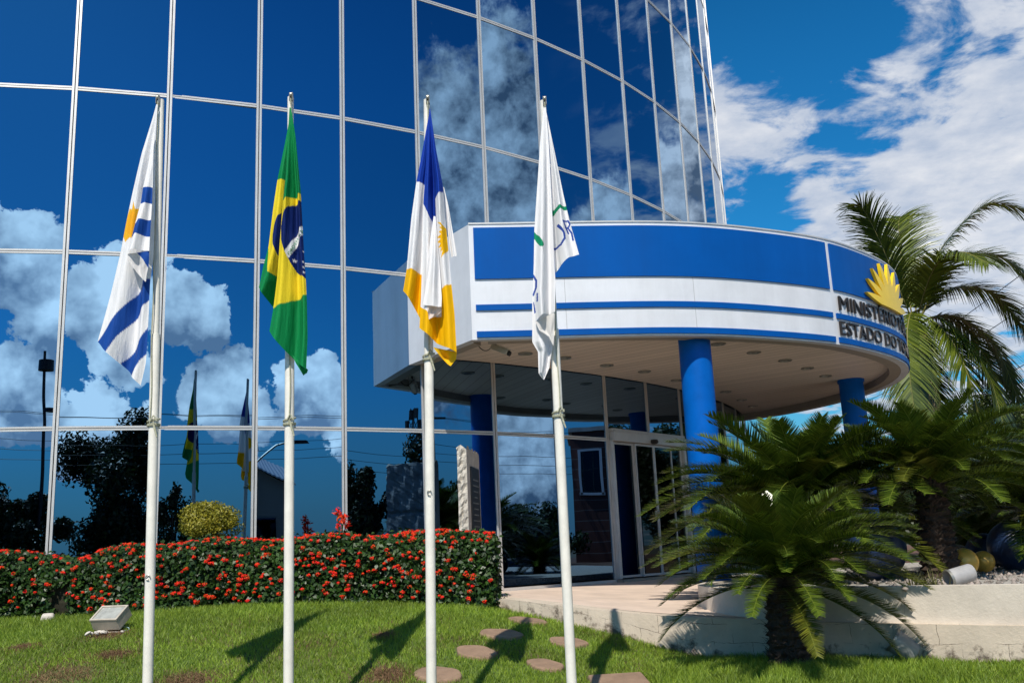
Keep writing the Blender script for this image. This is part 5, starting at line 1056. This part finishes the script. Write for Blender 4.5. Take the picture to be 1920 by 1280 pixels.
    def car_side(pr, hw, M, nm, par, inset=0):
        m_ = MB(); V = [c + r3 @ Vector((x, s * (hw - (.18 if z > 1.1 else 0)), z)) for s in (-1, 1) for x, z in pr]; n = len(pr); m_.add(V, [tuple(range(n)), tuple(range(2 * n - 1, n - 1, -1))] + [(i, (i + 1) % n, n + (i + 1) % n, n + i) for i in range(n)]); return m_.build(nm, M, par, bevel=.03)
    car_side(prof, .86, mat('dark_car_paint', (.02, .022, .026), .25, .2), 'body', T)
    car_side([(-1.5, 1.0), (-1.15, 1.32), (.28, 1.35), (.78, 1.0)], .885, M_dglass, 'side_window', T)
    for x in (-1.3, 1.3):
        for s in (-1, 1): m_ = MB(); a = c + r3 @ Vector((x, s * .72, .33)); b = c + r3 @ Vector((x, s * .89, .33)); m_.tube([a, b], .33, 20); w_ = m_.build('wheel', M_dark, T, smooth=True); m_ = MB(); e = c + r3 @ Vector((x, s * .90, .33)); m_.tube([b, e], .19, 14); m_.build('rim', M_steel, w_)
    # posts, wires, lamps
    M_w = M_dark; gp = 'utility poles carrying the street wires'
    posts = [(Vector((-16, -22, -1.75)), 9.2, 'concrete utility pole mirrored far left of the flags'), (Vector((19.9, -10.4, -1.75)), 8.6, 'concrete utility pole mirrored beside the white roofed house'), (Vector((27.5, -1.5, -1.75)), 8.4, 'concrete utility pole mirrored beside the stone slab'), (Vector((35.5, 21.5, -1.75)), 8.2, 'concrete utility pole mirrored in the entrance door')]
    for b, h, lb in posts:
        T = thing('utility_pole', b, lb, 'utility pole', gp); m_ = MB(); m_.tube([b, b + Vector((0, 0, h))], [.16, .10], 10); m_.build('post', M_conc, T, smooth=True); m_ = MB(); m_.box(b + Vector((0, 0, h - .4)), (1.6, .1, .1), Matrix.Rotation(.9, 3, 'Z')); m_.build('crossarm', M_trunk, T)
    for (a, ha, _), (b, hb, _) in zip(posts[:-1], posts[1:]):
        for dz, o in ((-.35, .6), (-.35, -.6), (-1.5, 0), (-1.9, .1), (-2.3, 0)):
            p, q = a + Vector((o, .2 * o, ha + dz)), b + Vector((o, .2 * o, hb + dz)); m_ = MB(); m_.tube([p.lerp(q, t) - Vector((0, 0, 4 * t * (1 - t) * .8)) for t in np.linspace(0, 1, 16)], .011, 5); o_ = m_.build('overhead_wire', M_w); tag(o_, 'sagging black overhead wire strung between utility poles across the street', 'wire', 'street wires mirrored in the glass')
    for (p, q, lb) in ((onY(1660, 690, 40), onY(1960, 480, 26), 'highest black wire crossing the sky right of the palm'), (onY(1660, 735, 40), onY(1960, 548, 26), 'black wire crossing the sky below the highest one'), (onY(1740, 770, 40), onY(1960, 660, 26), 'black wire crossing the sky low above the leafy tree'), (onY(1740, 800, 40), onY(1960, 690, 26), 'lowest black wire crossing the sky above the leafy tree')):
        m_ = MB(); m_.tube([p.lerp(q, t) - Vector((0, 0, 4 * t * (1 - t) * .12)) for t in np.linspace(-.3, 1.4, 14)], .012, 5); tag(m_.build('overhead_wire', M_w), lb, 'wire')
    b = Vector((-7.4, -18.4, -1.75)); T = thing('street_lamp', b, 'tall dark lamp post with round heads mirrored left of the first mullion', 'street lamp'); m_ = MB(); m_.tube([b + Vector((.12 * math.sin(t * 4), 0, 10.6 * t)) for t in np.linspace(0, 1, 14)], [.085 - .03 * t for t in np.linspace(0, 1, 14)], 10); m_.build('post', M_dark, T, smooth=True)
    for z in (10.0,): m_ = MB(); m_.lathe([(.05, z - .22), (.30, z - .18), (.30, z + .22), (.05, z + .26)], (b.x, b.y, b.z), 16); m_.build('lamp_head', M_dark, T, smooth=True)
    m_ = MB(); m_.lathe([(.04, 8.1), (.26, 8.1), (.2, 8.25), (.04, 8.27)], (b.x + .25, b.y, b.z), 14); m_.build('lamp_shade', M_dark, T, smooth=True)
    b = Vector((13.2, -12.2, -1.75)); T = thing('street_lamp', b, 'street lamp with long arm mirrored right of the second pole', 'street lamp'); m_ = MB(); m_.tube([b, b + Vector((0, 0, 5.6)), b + Vector((.8, .8, 6.5)), b + Vector((1.2, 1.25, 6.65))], [.09, .07, .05, .04], 10); m_.build('post', M_steel, T, smooth=True); m_ = MB(); m_.box(b + Vector((1.45, 1.5, 6.62)), (.7, .28, .14), Matrix.Rotation(.8, 3, 'Z'), taper=.7); m_.build('lamp_head', M_dark, T, bevel=.03)
    b = Vector((6.3, -15.4, -1.75)); T = thing('traffic_light', b, 'black traffic light mirrored above the hedge right of the first pole', 'traffic light'); m_ = MB(); m_.tube([b, b + Vector((0, 0, 4.6))], .07, 10); m_.build('post', M_dark, T, smooth=True); m_ = MB(); m_.box(b + Vector((0, .14, 4.1)), (.36, .2, 1.05)); h_ = m_.build('signal_head', M_dark, T, bevel=.02)
    for i in range(3): m_ = MB(); m_.lathe([(.12, 0), (.12, .08), (.1, .08), (0, .01)], b + Vector((0, .24, 3.78 + i * .32)), 14, Matrix.Rotation(-math.pi / 2, 3, 'X')); m_.build('signal_lens', M_dark, h_, smooth=True)
    b = Vector((88, -55, -1.75)); T = thing('lattice_tower', b, 'distant steel lattice tower mirrored beside the third pole', 'tower'); m_ = MB()
    for i in range(12):
        z0, z1 = i * 1.75, (i + 1) * 1.75; w0, w1 = 1.6 - i * .11, 1.6 - (i + 1) * .11
        for sx, sy in ((-1, -1), (1, -1), (1, 1), (-1, 1)):
            m_.tube([b + Vector((sx * w0, sy * w0, z0)), b + Vector((sx * w1, sy * w1, z1))], .09, 4); m_.tube([b + Vector((sx * w0, sy * w0, z0)), b + Vector((-sy * w1, sx * w1, z1))], .06, 4)
    m_.build('lattice', M_dark, T)
    for j in range(6): m_ = MB(); a = j * 1.05; m_.box(b + Vector((math.cos(a) * .8, math.sin(a) * .8, 17 + (j % 3) * 1.6)), (.4, .4, 1.4)); m_.build('antenna', M_dark, T)
street()
